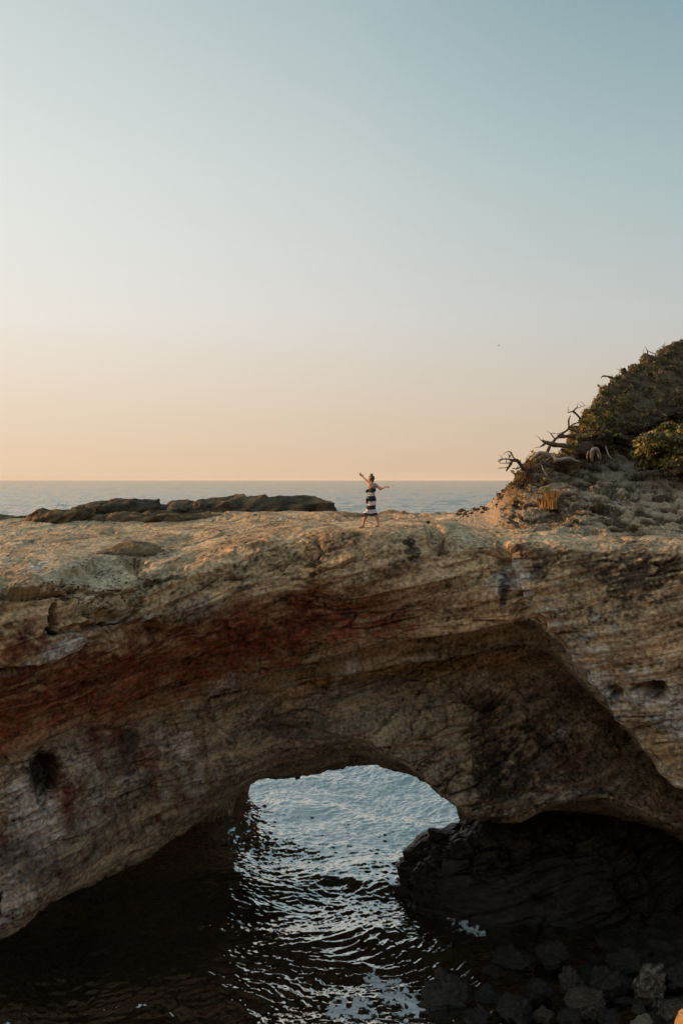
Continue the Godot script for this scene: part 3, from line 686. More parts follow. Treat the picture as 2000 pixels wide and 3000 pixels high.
# the cliff the camera stands on, and an unseen hill added behind to keep low sky light off the arch
func build_near_cliff() -> void:
	var prof := [Vector2(95, 44), Vector2(48, 40), Vector2(24, 29), Vector2(9, 17), Vector2(2.2, 14.35), Vector2(-1.5, 14.15), Vector2(-2.3, 13.8), Vector2(-2.9, 11), Vector2(-3.6, 6), Vector2(-5, 1.2), Vector2(-8, -3)]
	var rows := []
	for q in prof:
		var r := []
		for i in 25:
			var x := -48.0 + 4.0 * i
			var z: float = q.x
			var y: float = q.y
			r.append(Vector3(x, y, z))
		rows.append(r)
	var us := []
	for i in 24: us.append(6)
	var L := loft(rows, [0, 1, 1, 1, 1, .7, .7, 1, 1, 1, 0], us, [8, 8, 8, 10, 10, 10, 14, 20, 20, 10])
	var pos: PackedVector3Array = L.pos
	var nrm := grid_normals(pos, L.nu, L.nv)
	var col := PackedColorArray()
	col.resize(pos.size())
	var uv := PackedVector2Array()
	uv.resize(pos.size())
	for k in pos.size():
		var p := pos[k]
		var f := n_cell.get_noise_3d(p.x * 1.2, bedding(p) * 3.0, p.z * 1.2)
		col[k] = Color(0.55, 0.42, 0.28).lerp(Color(0.38, 0.28, 0.18), clampf(0.5 + f, 0.0, 1.0))
		if p.z + 3.0 * f > 6.0: col[k] = Color(0.060, 0.062, 0.030).lerp(Color(0.10, 0.085, 0.045), clampf(0.5 + f, 0.0, 1.0))  # added hill behind, coloured as dark scrub to cut light on the arch
		uv[k] = Vector2(p.x, p.y - p.z)
		var amp := 1.4 if p.y < 13.0 and p.y > -1.0 else 0.25
		if Vector2(p.x, p.z).length() < 4.0 and p.y > 12.0: amp = 0.1
		pos[k] = p + nrm[k] * (n_macro.get_noise_3dv(p * 0.6) - 0.3) * amp
	var o := obj("near_cliff_added_hill", grid_mesh(pos, L.nu, L.nv, col, uv), M.rock)
	tag(o, "sandstone cliff on the near side of the cove, with an added unseen hill behind that shades the arch", "cliff", "", "structure")
	var st := obj("edge_rock", rock_mesh(91, 10, 0.5, Color(0.50, 0.33, 0.16), Color(0.42, 0.27, 0.13)), M.stone)
	st.position = Vector3(1.05, 14.275, -2.6)
	st.scale = Vector3(0.20, 0.26, 0.50)
	tag(st, "sunlit orange stone at the bottom right corner, close by", "stone")

# ---------- rocks ----------
func rock_mesh(sd: int, n: int, rough: float, ca: Color, cb: Color, white := 0.0) -> ArrayMesh:
	var r := RandomNumberGenerator.new()
	r.seed = sd
	var planes := []
	for i in 11:
		var v := Vector3(r.randfn(), r.randfn() * 0.9, r.randfn()).normalized()
		planes.append([v, r.randf_range(0.55, 0.88)])
	var nz := noise(sd, 1.6, 4)
	var st := SurfaceTool.new()
	st.begin(Mesh.PRIMITIVE_TRIANGLES)
	var off := 0
	for face in 6:
		for j in n + 1:
			for i in n + 1:
				var a := tan((float(i) / n - 0.5) * PI * 0.5)
				var b := tan((float(j) / n - 0.5) * PI * 0.5)
				var q: Vector3 = [Vector3(1, b, -a), Vector3(-1, b, a), Vector3(a, 1, -b), Vector3(a, -1, b), Vector3(a, b, 1), Vector3(-a, b, -1)][face].normalized()
				var d := 1.0
				for pl in planes:
					var dt: float = q.dot(pl[0])
					if dt > 0.05: d = minf(d, pl[1] / dt)
				d *= 1.0 + rough * 0.30 * nz.get_noise_3dv(q) + rough * 0.06 * nz.get_noise_3dv(q * 5.0)
				var f := nz.get_noise_3dv(q * 2.3 + Vector3(5, 0, 0))
				var c := ca.lerp(cb, clampf(0.5 + 1.2 * f, 0.0, 1.0))
				if white > 0.0: c = c.lerp(Color(0.45, 0.44, 0.42), white * smoothstep(0.05, 0.3, nz.get_noise_3dv(q * 1.7 + Vector3(0, 9, 0))))
				st.set_color(c)
				st.set_smooth_group(0)
				st.add_vertex(q * d)
		for j in n:
			for i in n:
				var a := off + j * (n + 1) + i
				st.add_index(a); st.add_index(a + n + 1); st.add_index(a + 1)
				st.add_index(a + 1); st.add_index(a + n + 1); st.add_index(a + n + 2)
		off += (n + 1) * (n + 1)
	st.generate_normals()
	return st.commit()

# a low outcrop of layered rock
func outcrop_mesh(sd: int, c: Vector3, size: Vector3, tilt: float, ca: Color, cb: Color, top: Color, strength := 1.0, box := 0.55, nu := 150, nv := 60) -> ArrayMesh:
	var pos := PackedVector3Array()
	var col := PackedColorArray()
	var uv := PackedVector2Array()
	for j in nv:
		var v := float(j) / (nv - 1)
		for i in nu:
			var a := TAU * i / (nu - 1)
			var e := v * PI * 0.62
			var rr := pow(sin(minf(e, PI * 0.5)), box) if e < PI * 0.5 else 1.0
			var hgt := pow(maxf(cos(e), 0.0), 0.75) if e < PI * 0.5 else cos(e) * 1.2
			var lump := 1.0 + 0.28 * n_macro.get_noise_2d(cos(a) * 3.0 + sd * 7.0, sin(a) * 3.0)
			var p := Vector3(cos(a) * rr * size.x * lump, hgt * size.y, sin(a) * rr * size.z * lump)
			p.y += tilt * p.x * clampf(hgt, 0.0, 1.0)
			var w := p + c
			var n := Vector3(p.x / size.x / size.x, p.y / size.y / size.y * 0.6, p.z / size.z / size.z).normalized()
			var b := bedding(w)
			var d := 1.4 * relief(w, b) * strength
			w += n * d
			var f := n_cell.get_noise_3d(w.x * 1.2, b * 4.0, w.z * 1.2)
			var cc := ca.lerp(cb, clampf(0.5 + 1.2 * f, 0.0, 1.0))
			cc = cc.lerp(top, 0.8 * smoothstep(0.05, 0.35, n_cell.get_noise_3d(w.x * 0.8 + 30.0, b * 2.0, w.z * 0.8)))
			pos.append(w - c)
			col.append(cc)
			uv.append(Vector2(a * size.x * 0.6, v * 2.0 * size.y + 0.2 * p.x))
	return grid_mesh(pos, nu, nv, col, uv, false, true)

func build_outcrops() -> void:
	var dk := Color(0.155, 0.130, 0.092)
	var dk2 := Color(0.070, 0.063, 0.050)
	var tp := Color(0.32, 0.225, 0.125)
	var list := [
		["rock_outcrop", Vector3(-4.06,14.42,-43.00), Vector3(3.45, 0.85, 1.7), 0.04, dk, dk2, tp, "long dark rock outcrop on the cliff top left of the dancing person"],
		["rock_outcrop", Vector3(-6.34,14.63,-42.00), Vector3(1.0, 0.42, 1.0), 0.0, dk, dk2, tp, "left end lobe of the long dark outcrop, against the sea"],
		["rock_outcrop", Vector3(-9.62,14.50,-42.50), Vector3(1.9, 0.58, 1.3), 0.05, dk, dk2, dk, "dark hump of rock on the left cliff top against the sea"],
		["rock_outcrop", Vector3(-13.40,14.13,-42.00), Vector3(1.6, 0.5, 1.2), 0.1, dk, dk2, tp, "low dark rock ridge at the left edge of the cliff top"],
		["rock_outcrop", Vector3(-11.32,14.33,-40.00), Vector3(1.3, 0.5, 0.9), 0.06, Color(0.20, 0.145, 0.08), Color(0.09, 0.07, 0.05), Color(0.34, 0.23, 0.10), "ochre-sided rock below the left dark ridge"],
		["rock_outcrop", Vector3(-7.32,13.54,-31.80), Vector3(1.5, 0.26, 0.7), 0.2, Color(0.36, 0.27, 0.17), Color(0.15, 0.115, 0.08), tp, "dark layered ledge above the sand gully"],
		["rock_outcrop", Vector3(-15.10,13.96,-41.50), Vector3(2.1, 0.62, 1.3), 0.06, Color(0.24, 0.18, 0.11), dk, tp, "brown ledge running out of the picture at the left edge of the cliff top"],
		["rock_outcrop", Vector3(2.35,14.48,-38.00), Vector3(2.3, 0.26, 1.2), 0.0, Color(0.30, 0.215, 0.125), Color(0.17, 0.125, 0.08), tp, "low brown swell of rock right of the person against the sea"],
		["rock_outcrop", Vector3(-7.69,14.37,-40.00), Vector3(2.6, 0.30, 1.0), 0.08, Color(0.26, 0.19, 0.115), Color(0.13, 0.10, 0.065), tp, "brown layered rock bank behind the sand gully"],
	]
	var sd := 1
	for q in list:
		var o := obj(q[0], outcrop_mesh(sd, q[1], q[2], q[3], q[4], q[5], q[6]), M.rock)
		o.position = q[1]
		tag(o, q[7], "rock", "rock outcrops on the cliff top")
		sd += 1

# ---------- foot of the arch: wet rock and boulders ----------
func build_shore() -> void:
	var wc := Vector3(7.94,0.31,-37.50)
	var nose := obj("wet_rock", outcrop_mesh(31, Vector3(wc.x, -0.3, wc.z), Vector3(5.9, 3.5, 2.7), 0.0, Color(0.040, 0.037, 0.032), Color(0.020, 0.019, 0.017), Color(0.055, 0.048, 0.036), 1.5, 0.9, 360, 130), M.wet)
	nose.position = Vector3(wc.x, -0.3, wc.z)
	tag(nose, "big glistening wet rock rising from the water under the arch's right side", "rock")
	# stony beach at the foot of the right wall
	var nx := 100
	var nz := 110
	var pos := PackedVector3Array()
	var col := PackedColorArray()
	var uv := PackedVector2Array()
	for j in nz:
		for i in nx:
			var x := 1.6 + 15.0 * i / (nx - 1)
			var z := -20.0 - 22.0 * j / (nz - 1)
			var h := -0.9 + 0.14 * (x - 1.6) * smoothstep(1.6, 5.0, x) + 0.03 * (z + 26.0) + 0.35 * n_macro.get_noise_2d(x * 3.0, z * 3.0)
			pos.append(Vector3(x, minf(h, 1.7), z))
			var f := n_cell.get_noise_2d(x * 3.0, z * 3.0)
			col.append(Color(0.045, 0.042, 0.038).lerp(Color(0.09, 0.08, 0.065), clampf(0.5 + f, 0, 1)))
			uv.append(Vector2(x, z))
	var beach := obj("beach", grid_mesh(pos, nx, nz, col, uv), M.stone)
	tag(beach, "dark stony beach at the foot of the right cliff wall", "beach", "", "structure")
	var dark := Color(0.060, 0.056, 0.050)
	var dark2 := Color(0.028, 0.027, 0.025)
	var pal := Color(0.17, 0.15, 0.12)
	# position, half sizes, seed, palette, whiteness, label
	var list := [
		[Vector3(3.23,-0.10,-30.40), Vector3(0.95, 0.72, 0.75), 41, 0, 0.0, "flat-topped dark boulder standing in the water beside the foam"],
		[Vector3(4.09,-0.19,-33.60), Vector3(0.85, 0.42, 0.7), 42, 0, 0.0, "low wet boulder just behind the flat-topped one"],
		[Vector3(7.29,0.02,-31.00), Vector3(0.45, 0.60, 0.45), 43, 2, 0.0, "upright brown slab among the boulders below the right wall"],
		[Vector3(9.41,0.49,-30.00), Vector3(0.75, 0.62, 0.65), 44, 2, 0.8, "boulder splashed with white at the lower right"],
		[Vector3(8.39,0.34,-30.50), Vector3(0.75, 0.45, 0.6), 45, 0, 0.0, "rounded dark boulder left of the white-splashed one"],
		[Vector3(7.35,0.33,-29.30), Vector3(0.70, 0.40, 0.55), 46, 2, 0.0, "brownish boulder with a lit top edge near the bottom"],
		[Vector3(9.62,0.45,-28.60), Vector3(0.50, 0.36, 0.45), 47, 2, 0.2, "speckled boulder right under the white-splashed one"],
		[Vector3(8.66,0.34,-28.20), Vector3(0.32, 0.22, 0.30), 48, 3, 0.3, "small pale boulder cut off by the bottom edge"],
		[Vector3(5.23,0.07,-29.40), Vector3(0.75, 0.48, 0.6), 49, 0, 0.0, "broad dark boulder in the middle of the bottom boulder row"],
		[Vector3(6.58,0.25,-28.60), Vector3(0.42, 0.30, 0.40), 50, 0, 0.0, "small pointed boulder at the bottom edge"],
		[Vector3(6.14,0.17,-30.40), Vector3(0.50, 0.42, 0.45), 51, 0, 0.0, "dark boulder left of the upright brown slab"],
		[Vector3(4.59,-0.15,-30.60), Vector3(0.55, 0.40, 0.5), 52, 0, 0.0, "wet dark boulder right of the flat-topped one"],
		[Vector3(9.24,0.44,-31.60), Vector3(0.70, 0.45, 0.6), 53, 0, 0.0, "dark boulder against the wall behind the white-splashed one"],
		[Vector3(5.64,0.16,-32.40), Vector3(0.60, 0.40, 0.6), 54, 0, 0.0, "dark boulder at the foot of the wall near the thin foam"],
		[Vector3(6.95,0.37,-32.20), Vector3(0.60, 0.45, 0.5), 55, 0, 0.0, "dark boulder at the foot of the wall above the brown slab"],
		[Vector3(10.41,0.70,-30.20), Vector3(0.55, 0.50, 0.5), 56, 0, 0.0, "dark boulder at the right edge above the speckled one"],
		[Vector3(5.97,0.13,-29.00), Vector3(0.34, 0.24, 0.34), 57, 2, 0.0, "small brown stone between two dark boulders at the bottom"],
		[Vector3(4.07,-0.08,-29.20), Vector3(0.50, 0.35, 0.45), 58, 0, 0.0, "dark boulder at the bottom edge left of the middle row"],
		[Vector3(7.88,0.25,-28.60), Vector3(0.45, 0.28, 0.40), 59, 0, 0.0, "dark boulder at the bottom edge below the rounded one"],
		[Vector3(4.89,-0.04,-31.90), Vector3(0.35, 0.22, 0.35), 60, 0, 0.0, "little wet boulder in the thin foam"],
	]
	for q in list:
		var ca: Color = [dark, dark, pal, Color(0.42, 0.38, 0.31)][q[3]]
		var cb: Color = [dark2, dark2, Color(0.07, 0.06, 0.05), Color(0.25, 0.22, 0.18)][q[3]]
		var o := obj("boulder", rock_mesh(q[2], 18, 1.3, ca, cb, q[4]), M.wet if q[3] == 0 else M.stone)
		o.position = q[0]
		o.scale = q[1]
		o.rotation.y = q[2] * 1.3
		tag(o, q[5], "boulder", "boulders at the foot of the arch")
	var small := [rock_mesh(141, 8, 1.3, dark, dark2), rock_mesh(142, 8, 1.3, dark, dark2), rock_mesh(143, 8, 1.2, pal, dark)]
	for k in 60:
		var o := obj("shore_stone", small[rng.randi() % 3], M.stone)
		var x := rng.randf_range(3.4, 10.4)
		var z := rng.randf_range(-33.0, -27.6)
		var sz := 0.10 + 0.22 * pow(rng.randf(), 2.0)
		o.position = Vector3(x, -0.9 + 0.14 * (x - 1.6) + 0.03 * (z + 26.0) + 0.35 * n_macro.get_noise_2d(x * 3.0, z * 3.0) + 0.4 * sz, z)
		o.scale = Vector3(sz * rng.randf_range(0.8, 1.5), sz * rng.randf_range(0.6, 1.0), sz)
		o.rotation = Vector3(rng.randf_range(-0.4, 0.4), rng.randf() * TAU, rng.randf_range(-0.4, 0.4))
		tag(o, "small dark stone lying between the boulders at the lower right", "stone", "stones between the boulders")

# ---------- the dune hill ----------
func build_hill() -> void:
	var soft := [0.0, 0.8, 1.0, 0.9, 0.5, 1.0, 0.8, 0.0]
	var L := loft(HILL, soft, [24, 28, 22, 34, 20, 20, 24, 40, 42, 30, 30], [24, 56, 56, 20, 50, 46, 16])
	var pos: PackedVector3Array = L.pos
	var nu: int = L.nu
	var nv: int = L.nv
	var nrm := grid_normals(pos, nu, nv)
	var col := PackedColorArray()
	col.resize(pos.size())
	var lump := noise(71, 1.25, 4)
	var clod := noise(72, 2.2, 3, FastNoiseLite.TYPE_SIMPLEX_SMOOTH)
	for j in nv:
		var rv: float = L.vrow[j]
		for i in nu:
			var k := j * nu + i
			var p := pos[k]
			var cu: float = L.ucol[i]
			var b := p.y + 0.12 * p.x
			var f := lump.get_noise_3d(p.x * 0.55, b * 2.2, p.z * 0.55)
			var g := clod.get_noise_3d(p.x * 0.6, b * 2.6, p.z * 0.6)
			var g2 := clod.get_noise_3d(p.x * 2.0, b * 6.0, p.z * 2.0)
			if rv > 3.9:
				var iso := smoothstep(3.9, 4.4, rv)
				f = lerpf(f, lump.get_noise_3dv(p * 0.9), iso)
				g = lerpf(g, clod.get_noise_3dv(p * 0.8), iso)
			# sand below, brown soil with turf clods, dark root mat under the brow, turf on top
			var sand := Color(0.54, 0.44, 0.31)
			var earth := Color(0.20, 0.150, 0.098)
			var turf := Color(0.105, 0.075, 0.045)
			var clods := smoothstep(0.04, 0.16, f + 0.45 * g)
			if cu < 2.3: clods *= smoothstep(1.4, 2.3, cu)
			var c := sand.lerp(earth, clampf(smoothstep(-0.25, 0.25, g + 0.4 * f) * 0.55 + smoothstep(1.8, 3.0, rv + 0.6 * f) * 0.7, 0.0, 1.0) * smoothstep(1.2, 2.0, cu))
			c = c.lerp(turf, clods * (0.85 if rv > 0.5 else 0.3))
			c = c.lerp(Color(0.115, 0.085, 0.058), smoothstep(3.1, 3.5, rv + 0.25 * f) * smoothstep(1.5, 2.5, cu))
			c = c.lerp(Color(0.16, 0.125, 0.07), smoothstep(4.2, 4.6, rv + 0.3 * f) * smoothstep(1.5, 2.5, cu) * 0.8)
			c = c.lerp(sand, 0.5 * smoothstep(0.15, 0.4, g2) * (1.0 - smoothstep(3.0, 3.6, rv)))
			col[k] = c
			var amp := smoothstep(0.8, 2.2, cu) * 0.85 + 0.15
			var d := (0.11 * f + 0.09 * clods * smoothstep(1.2, 2.2, cu) + 0.05 * g + 0.045 * g2 + 0.06 * n_block.get_noise_3d(p.x * 2.0, b * 5.0, p.z * 2.0) + 0.13 * n_block.get_noise_3d(p.x * 0.8 + 3.0, b * 1.7, p.z * 0.8) * smoothstep(1.0, 1.5, rv)) * amp
			if rv > 6.3: d *= 0.4
			pos[k] = p + nrm[k] * d
	hill_pos = pos
	hill_nu = nu
	hill_nv = nv
	hill_nrm = grid_normals(pos, nu, nv)
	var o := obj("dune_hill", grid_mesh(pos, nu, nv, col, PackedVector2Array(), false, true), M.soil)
	tag(o, "eroded sandy hill with turf cap at the right end of the arch", "hill", "", "structure")

# ---------- vegetation ----------
func leaf_clump(sd: int, n: int, size: float) -> ArrayMesh:
	var r := RandomNumberGenerator.new()
	r.seed = sd
	var st := SurfaceTool.new()
	st.begin(Mesh.PRIMITIVE_TRIANGLES)
	for i in n:
		var a := r.randf() * TAU
		var up := r.randf_range(0.25, 1.0)
		var dir := Vector3(cos(a), up, sin(a)).normalized()
		var side := dir.cross(Vector3(r.randfn(), r.randfn(), r.randfn())).normalized()
		var len := size * r.randf_range(0.6, 1.2)
		var w := len * r.randf_range(0.22, 0.34)
		var o := Vector3(r.randfn(), r.randf() * 0.5, r.randfn()) * size * 0.35
		var mid := o + dir * len * 0.5
		var tip := o + dir * len + Vector3(0, -0.15 * len, 0)
		var t := r.randf_range(0.7, 1.3)
		st.set_color(Color(t, t, t))
		for v in [o, mid + side * w, mid - side * w, mid + side * w, tip, mid - side * w]: st.add_vertex(v)
	st.generate_normals()
	return st.commit()

func blade_tuft(sd: int, n: int, size: float, spread: float) -> ArrayMesh:
	var r := RandomNumberGenerator.new()
	r.seed = sd
	var st := SurfaceTool.new()
	st.begin(Mesh.PRIMITIVE_TRIANGLES)
	for i in n:
		var a := r.randf() * TAU
		var lean := r.randf() * spread
		var dir := Vector3(cos(a) * lean, 1.0, sin(a) * lean).normalized()
		var side := dir.cross(Vector3(cos(a * 3.0), 0.0, sin(a * 3.0))).normalized() * size * 0.022
		var len := size * r.randf_range(0.5, 1.1)
		var o := Vector3(r.randfn(), 0, r.randfn()) * size * 0.12
		var mid := o + dir * len * 0.55
		var tip := o + dir * len + Vector3(cos(a), -0.35, sin(a)) * len * 0.25
		var t := r.randf_range(0.7, 1.25)
		st.set_color(Color(t, t, t))
		for v in [o - side, o + side, mid, o + side, mid + side * 0.7, mid, mid - side * 0.5, mid + side * 0.7, tip]: st.add_vertex(v)
	st.generate_normals()
	return st.commit()

func multi(mesh: Mesh, xf: Array, cols: Array, called: String, parent: Node = null) -> GeometryInstance3D:
	if parent != null:
		return joined(mesh, xf, cols, called, parent)
	var mm := MultiMesh.new()
	mm.transform_format = MultiMesh.TRANSFORM_3D
	mm.use_colors = true
	mm.mesh = mesh
	mm.instance_count = xf.size()
	for i in xf.size():
		mm.set_instance_transform(i, xf[i])
		mm.set_instance_color(i, cols[i])
	var o := MultiMeshInstance3D.new()
	o.multimesh = mm
	o.material_override = M.leaf
	o.name = numbered(called)
	add_child(o, true)
	return o

# the same as one mesh: a part too fine to pick apart
func joined(mesh: Mesh, xf: Array, cols: Array, called: String, parent: Node) -> MeshInstance3D:
	var src := mesh.surface_get_arrays(0)
	var sv: PackedVector3Array = src[Mesh.ARRAY_VERTEX]
	var sn: PackedVector3Array = src[Mesh.ARRAY_NORMAL]
	var sc: PackedColorArray = src[Mesh.ARRAY_COLOR]
	var n := sv.size()
	var v := PackedVector3Array()
	var nr := PackedVector3Array()
	var c := PackedColorArray()
	v.resize(n * xf.size())
	nr.resize(n * xf.size())
	c.resize(n * xf.size())
	for i in xf.size():
		var t: Transform3D = xf[i]
		var col: Color = cols[i]
		for k in n:
			v[i * n + k] = t * sv[k]
			nr[i * n + k] = (t.basis * sn[k]).normalized()
			c[i * n + k] = Color(sc[k].r * col.r, sc[k].g * col.g, sc[k].b * col.b)
	var arr := []
	arr.resize(Mesh.ARRAY_MAX)
	arr[Mesh.ARRAY_VERTEX] = v
	arr[Mesh.ARRAY_NORMAL] = nr
	arr[Mesh.ARRAY_COLOR] = c
	var m := ArrayMesh.new()
	m.add_surface_from_arrays(Mesh.PRIMITIVE_TRIANGLES, arr)
	var o := obj(called, m, M.leaf, parent)
	o.set_meta("kind", "stuff")
	return o

func upright(n: Vector3, spin: float, s: float) -> Basis:
	var y := n.normalized()
	var x := y.cross(Vector3(0.3, 0.2, 1.0)).normalized()
	return (Basis(x, y, x.cross(y)) * Basis(Vector3.UP, spin)).scaled(Vector3(s, s, s)) if false else Basis(x * s, y * s, x.cross(y) * s) * Basis(Vector3.UP, spin)

func build_vegetation() -> void:
	var greens := [Color(0.075, 0.082, 0.024), Color(0.11, 0.105, 0.028), Color(0.055, 0.065, 0.022), Color(0.21, 0.155, 0.036), Color(0.16, 0.105, 0.036)]
	var straw := [Color(0.24, 0.185, 0.10), Color(0.17, 0.125, 0.065), Color(0.30, 0.25, 0.16), Color(0.12, 0.10, 0.045)]
	var patch := noise(81, 0.55, 3)
	var leaves := [[], []]
	var grass := [[], []]
	for j in hill_nv:
		var rv := 7.0 * j / (hill_nv - 1)
		for i in hill_nu:
			var k := j * hill_nu + i
			var p := hill_pos[k]
			if p.x < 5.4: continue
			var n := hill_nrm[k]
			if n.y < -0.15: continue
			var q := patch.get_noise_3dv(p)
			# the turf cap: rows above the brow
			var row := hill_row(j)
			var den := 0.0
			if row > 4.15 and row < 6.7: den = 0.95 + 1.1 * q
			elif row > 2.6 and row <= 3.2 and p.x < 7.8: den = 0.35 + 0.9 * q
			elif row > 0.6: den = 0.02 + 0.35 * maxf(q - 0.12, 0.0)
			if p.x < 7.6 and row > 4.15: den *= 0.75
			if rng.randf() < den * 0.8:
				var c: Color = greens[rng.randi() % 5]
				if q < 0.0: c = c.lerp(straw[rng.randi() % 4], 0.5)
				leaves[0].append(Transform3D(upright(n + Vector3(0, 0.5, 0), rng.randf() * TAU, rng.randf_range(0.7, 1.7)), p + n * rng.randf_range(-0.02, 0.12)))
				leaves[1].append(c * rng.randf_range(1.2, 2.6))
			if rng.randf() < den * 0.22 * (1.2 if q < 0.1 else 0.6):
				grass[0].append(Transform3D(upright(n + Vector3(rng.randfn() * 0.3, 0.9, rng.randfn() * 0.3), rng.randf() * TAU, rng.randf_range(0.6, 1.3)), p - n * 0.02))
				grass[1].append(straw[rng.randi() % 4] * rng.randf_range(0.7, 1.2))
	var o := multi(leaf_clump(5, 7, 0.11), leaves[0], leaves[1], "ground_cover")
	tag(o, "low green and yellow leafy plants covering the hill cap", "ground cover", "", "stuff")
	o = multi(blade_tuft(6, 9, 0.30, 0.6), grass[0], grass[1], "dry_grass")
	tag(o, "dry straw-coloured grass growing through the hill's plants", "grass", "", "stuff")
	# the leafy shrub on the right
	var bc := Vector3(12.05,16.68,-33.20)
	var bush := base("coastal_shrub", bc)
	tag(bush, "dense sunlit green shrub mat hanging over the slope at the right edge", "shrub")
	var core := outcrop_mesh(9, bc, Vector3(2.3, 1.05, 1.2), 0.16, Color(0.09, 0.068, 0.042), Color(0.05, 0.038, 0.026), Color(0.06, 0.05, 0.025), 2.4)
	obj("root_mat", core, M.soil, bush)
	var xf := []
	var cs := []
	var cv: PackedVector3Array = core.surface_get_arrays(0)[Mesh.ARRAY_VERTEX]
	var cn: PackedVector3Array = core.surface_get_arrays(0)[Mesh.ARRAY_NORMAL]
	var gx := []
	var gc := []
	for k in cv.size():
		if cv[k].y < -0.12 + 0.35 * patch.get_noise_3dv(cv[k] * 3.0): continue
		if rng.randf() < 0.85:
			var n := Vector3(cv[k].x / 4.0, cv[k].y / 1.2, cv[k].z / 1.4).normalized()
			var lift := 0.32 * patch.get_noise_3dv(cv[k] * 3.2 + Vector3(7, 0, 0)) + 0.10
			if rng.randf() > 0.9 + lift: continue
			xf.append(Transform3D(upright(n + Vector3(rng.randfn() * 0.3, 0.3, rng.randfn() * 0.3), rng.randf() * TAU, rng.randf_range(0.6, 1.7)), cv[k] + n * (lift * rng.randf_range(0.4, 1.0) + rng.randf_range(-0.02, 0.08))))
			cs.append(greens[rng.randi() % 4] * rng.randf_range(0.9, 2.0))
			if rng.randf() < 0.16:
				gx.append(Transform3D(upright(n + Vector3(0, 0.8, 0), rng.randf() * TAU, rng.randf_range(0.6, 1.2)), cv[k]))
				gc.append(straw[rng.randi() % 4])
	multi(leaf_clump(8, 8, 0.11), xf, cs, "foliage", bush)
	multi(blade_tuft(9, 7, 0.30, 0.7), gx, gc, "dry_stems", bush)
	# single tufts
	var tufts := [[Vector3(6.60,15.02,-31.20), 0.75, Color(0.42, 0.24, 0.07), "tall golden grass tuft lit by the sun on the sandy slope"], [Vector3(7.15,14.60,-30.20), 0.25, Color(0.06, 0.075, 0.03), "small green plant at the foot of the hill"], [Vector3(8.74,14.43,-29.60), 0.30, Color(0.07, 0.07, 0.035), "low dark plant at the right foot of the hill"], [Vector3(8.13,14.99,-31.00), 0.40, Color(0.085, 0.075, 0.035), "dark bushy clump in the middle of the sandy slope"]]
	for t in tufts:
		var m := base("grass_tuft", t[0] if true else t[0])
		tag(m, t[3], "grass tuft")
		m.position = on_hill(t[0]) + Vector3(0, 0.04, 0.06)
		var x2 := []
		var c2 := []
		for i in 16:
			x2.append(Transform3D(Basis(Vector3.UP, rng.randf() * TAU).scaled(Vector3.ONE * t[1] * rng.randf_range(0.7, 1.1)), Vector3(rng.randfn(), 0, rng.randfn()) * t[1] * 0.22))
			c2.append(t[2] * rng.randf_range(0.7, 1.2))
		multi(blade_tuft(12, 16, 1.0, 0.45), x2, c2, "blades", m)

var _hill_rows := PackedFloat32Array()
func hill_row(j: int) -> float:
	if _hill_rows.is_empty():
		var vs := [24, 56, 56, 20, 50, 46, 16]
		for r in vs.size():
			for q in vs[r]: _hill_rows.append(r + float(q) / vs[r])
		_hill_rows.append(7.0)
	return _hill_rows[j]

# the point of the hill nearest to a sight line position (same x and y)
func on_hill(p: Vector3) -> Vector3:
	var best := 1e9
	var at := p
	for k in hill_pos.size():
		var q := hill_pos[k]
		var d := Vector2(q.x - p.x, q.y - p.y).length() + 0.05 * absf(q.z - p.z)
		if d < best:
			best = d
			at = q
	return at

# ---------- driftwood and dead branches ----------
func tube(st: SurfaceTool, pts: Array, col: Color, sides := 7) -> void:
	# resample with a smooth curve and a little gnarl
	var cur := []
	for i in pts.size() - 1:
		var p0: Vector3 = pts[i][0]
		var p1: Vector3 = pts[i + 1][0]
		var pm: Vector3 = pts[maxi(i - 1, 0)][0]
		var pn: Vector3 = pts[mini(i + 2, pts.size() - 1)][0]
		for q in 4:
			var t := q / 4.0
			var g := 1.0 + 0.45 * n_fine.get_noise_3dv((p0.lerp(p1, t)) * 6.0)
			cur.append([hermite(p0, (p1 - pm) * 0.4, p1, (pn - p0) * 0.4, t), lerpf(pts[i][1], pts[i + 1][1], t) * g])
	cur.append(pts[pts.size() - 1])
	var rings := []
	for i in cur.size():
		var d: Vector3 = (cur[mini(i + 1, cur.size() - 1)][0] - cur[maxi(i - 1, 0)][0]).normalized()
		var x := d.cross(Vector3(0.31, 0.2, 0.93)).normalized()
		var y := d.cross(x)
		var ring := []
		for s in sides:
			var a := TAU * s / sides
			var rr: float = cur[i][1] * (1.0 + 0.18 * sin(a * 3.0 + i * 0.7))
			ring.append(cur[i][0] + (x * cos(a) + y * sin(a)) * rr)
		rings.append(ring)
	for i in rings.size() - 1:
		for s in sides:
			var s2 := (s + 1) % sides
			var f := n_cell.get_noise_3dv(rings[i][s] * 6.0)
			st.set_color(col * (1.0 + 0.5 * f))
			for v in [rings[i][s], rings[i][s2], rings[i + 1][s], rings[i][s2], rings[i + 1][s2], rings[i + 1][s]]: st.add_vertex(v)
	for e in [0, rings.size() - 1]:
		var mid: Vector3 = cur[e][0]
		for s in sides:
			var s2 := (s + 1) % sides
			for v in ([mid, rings[e][s2], rings[e][s]] if e == 0 else [mid, rings[e][s], rings[e][s2]]): st.add_vertex(v)

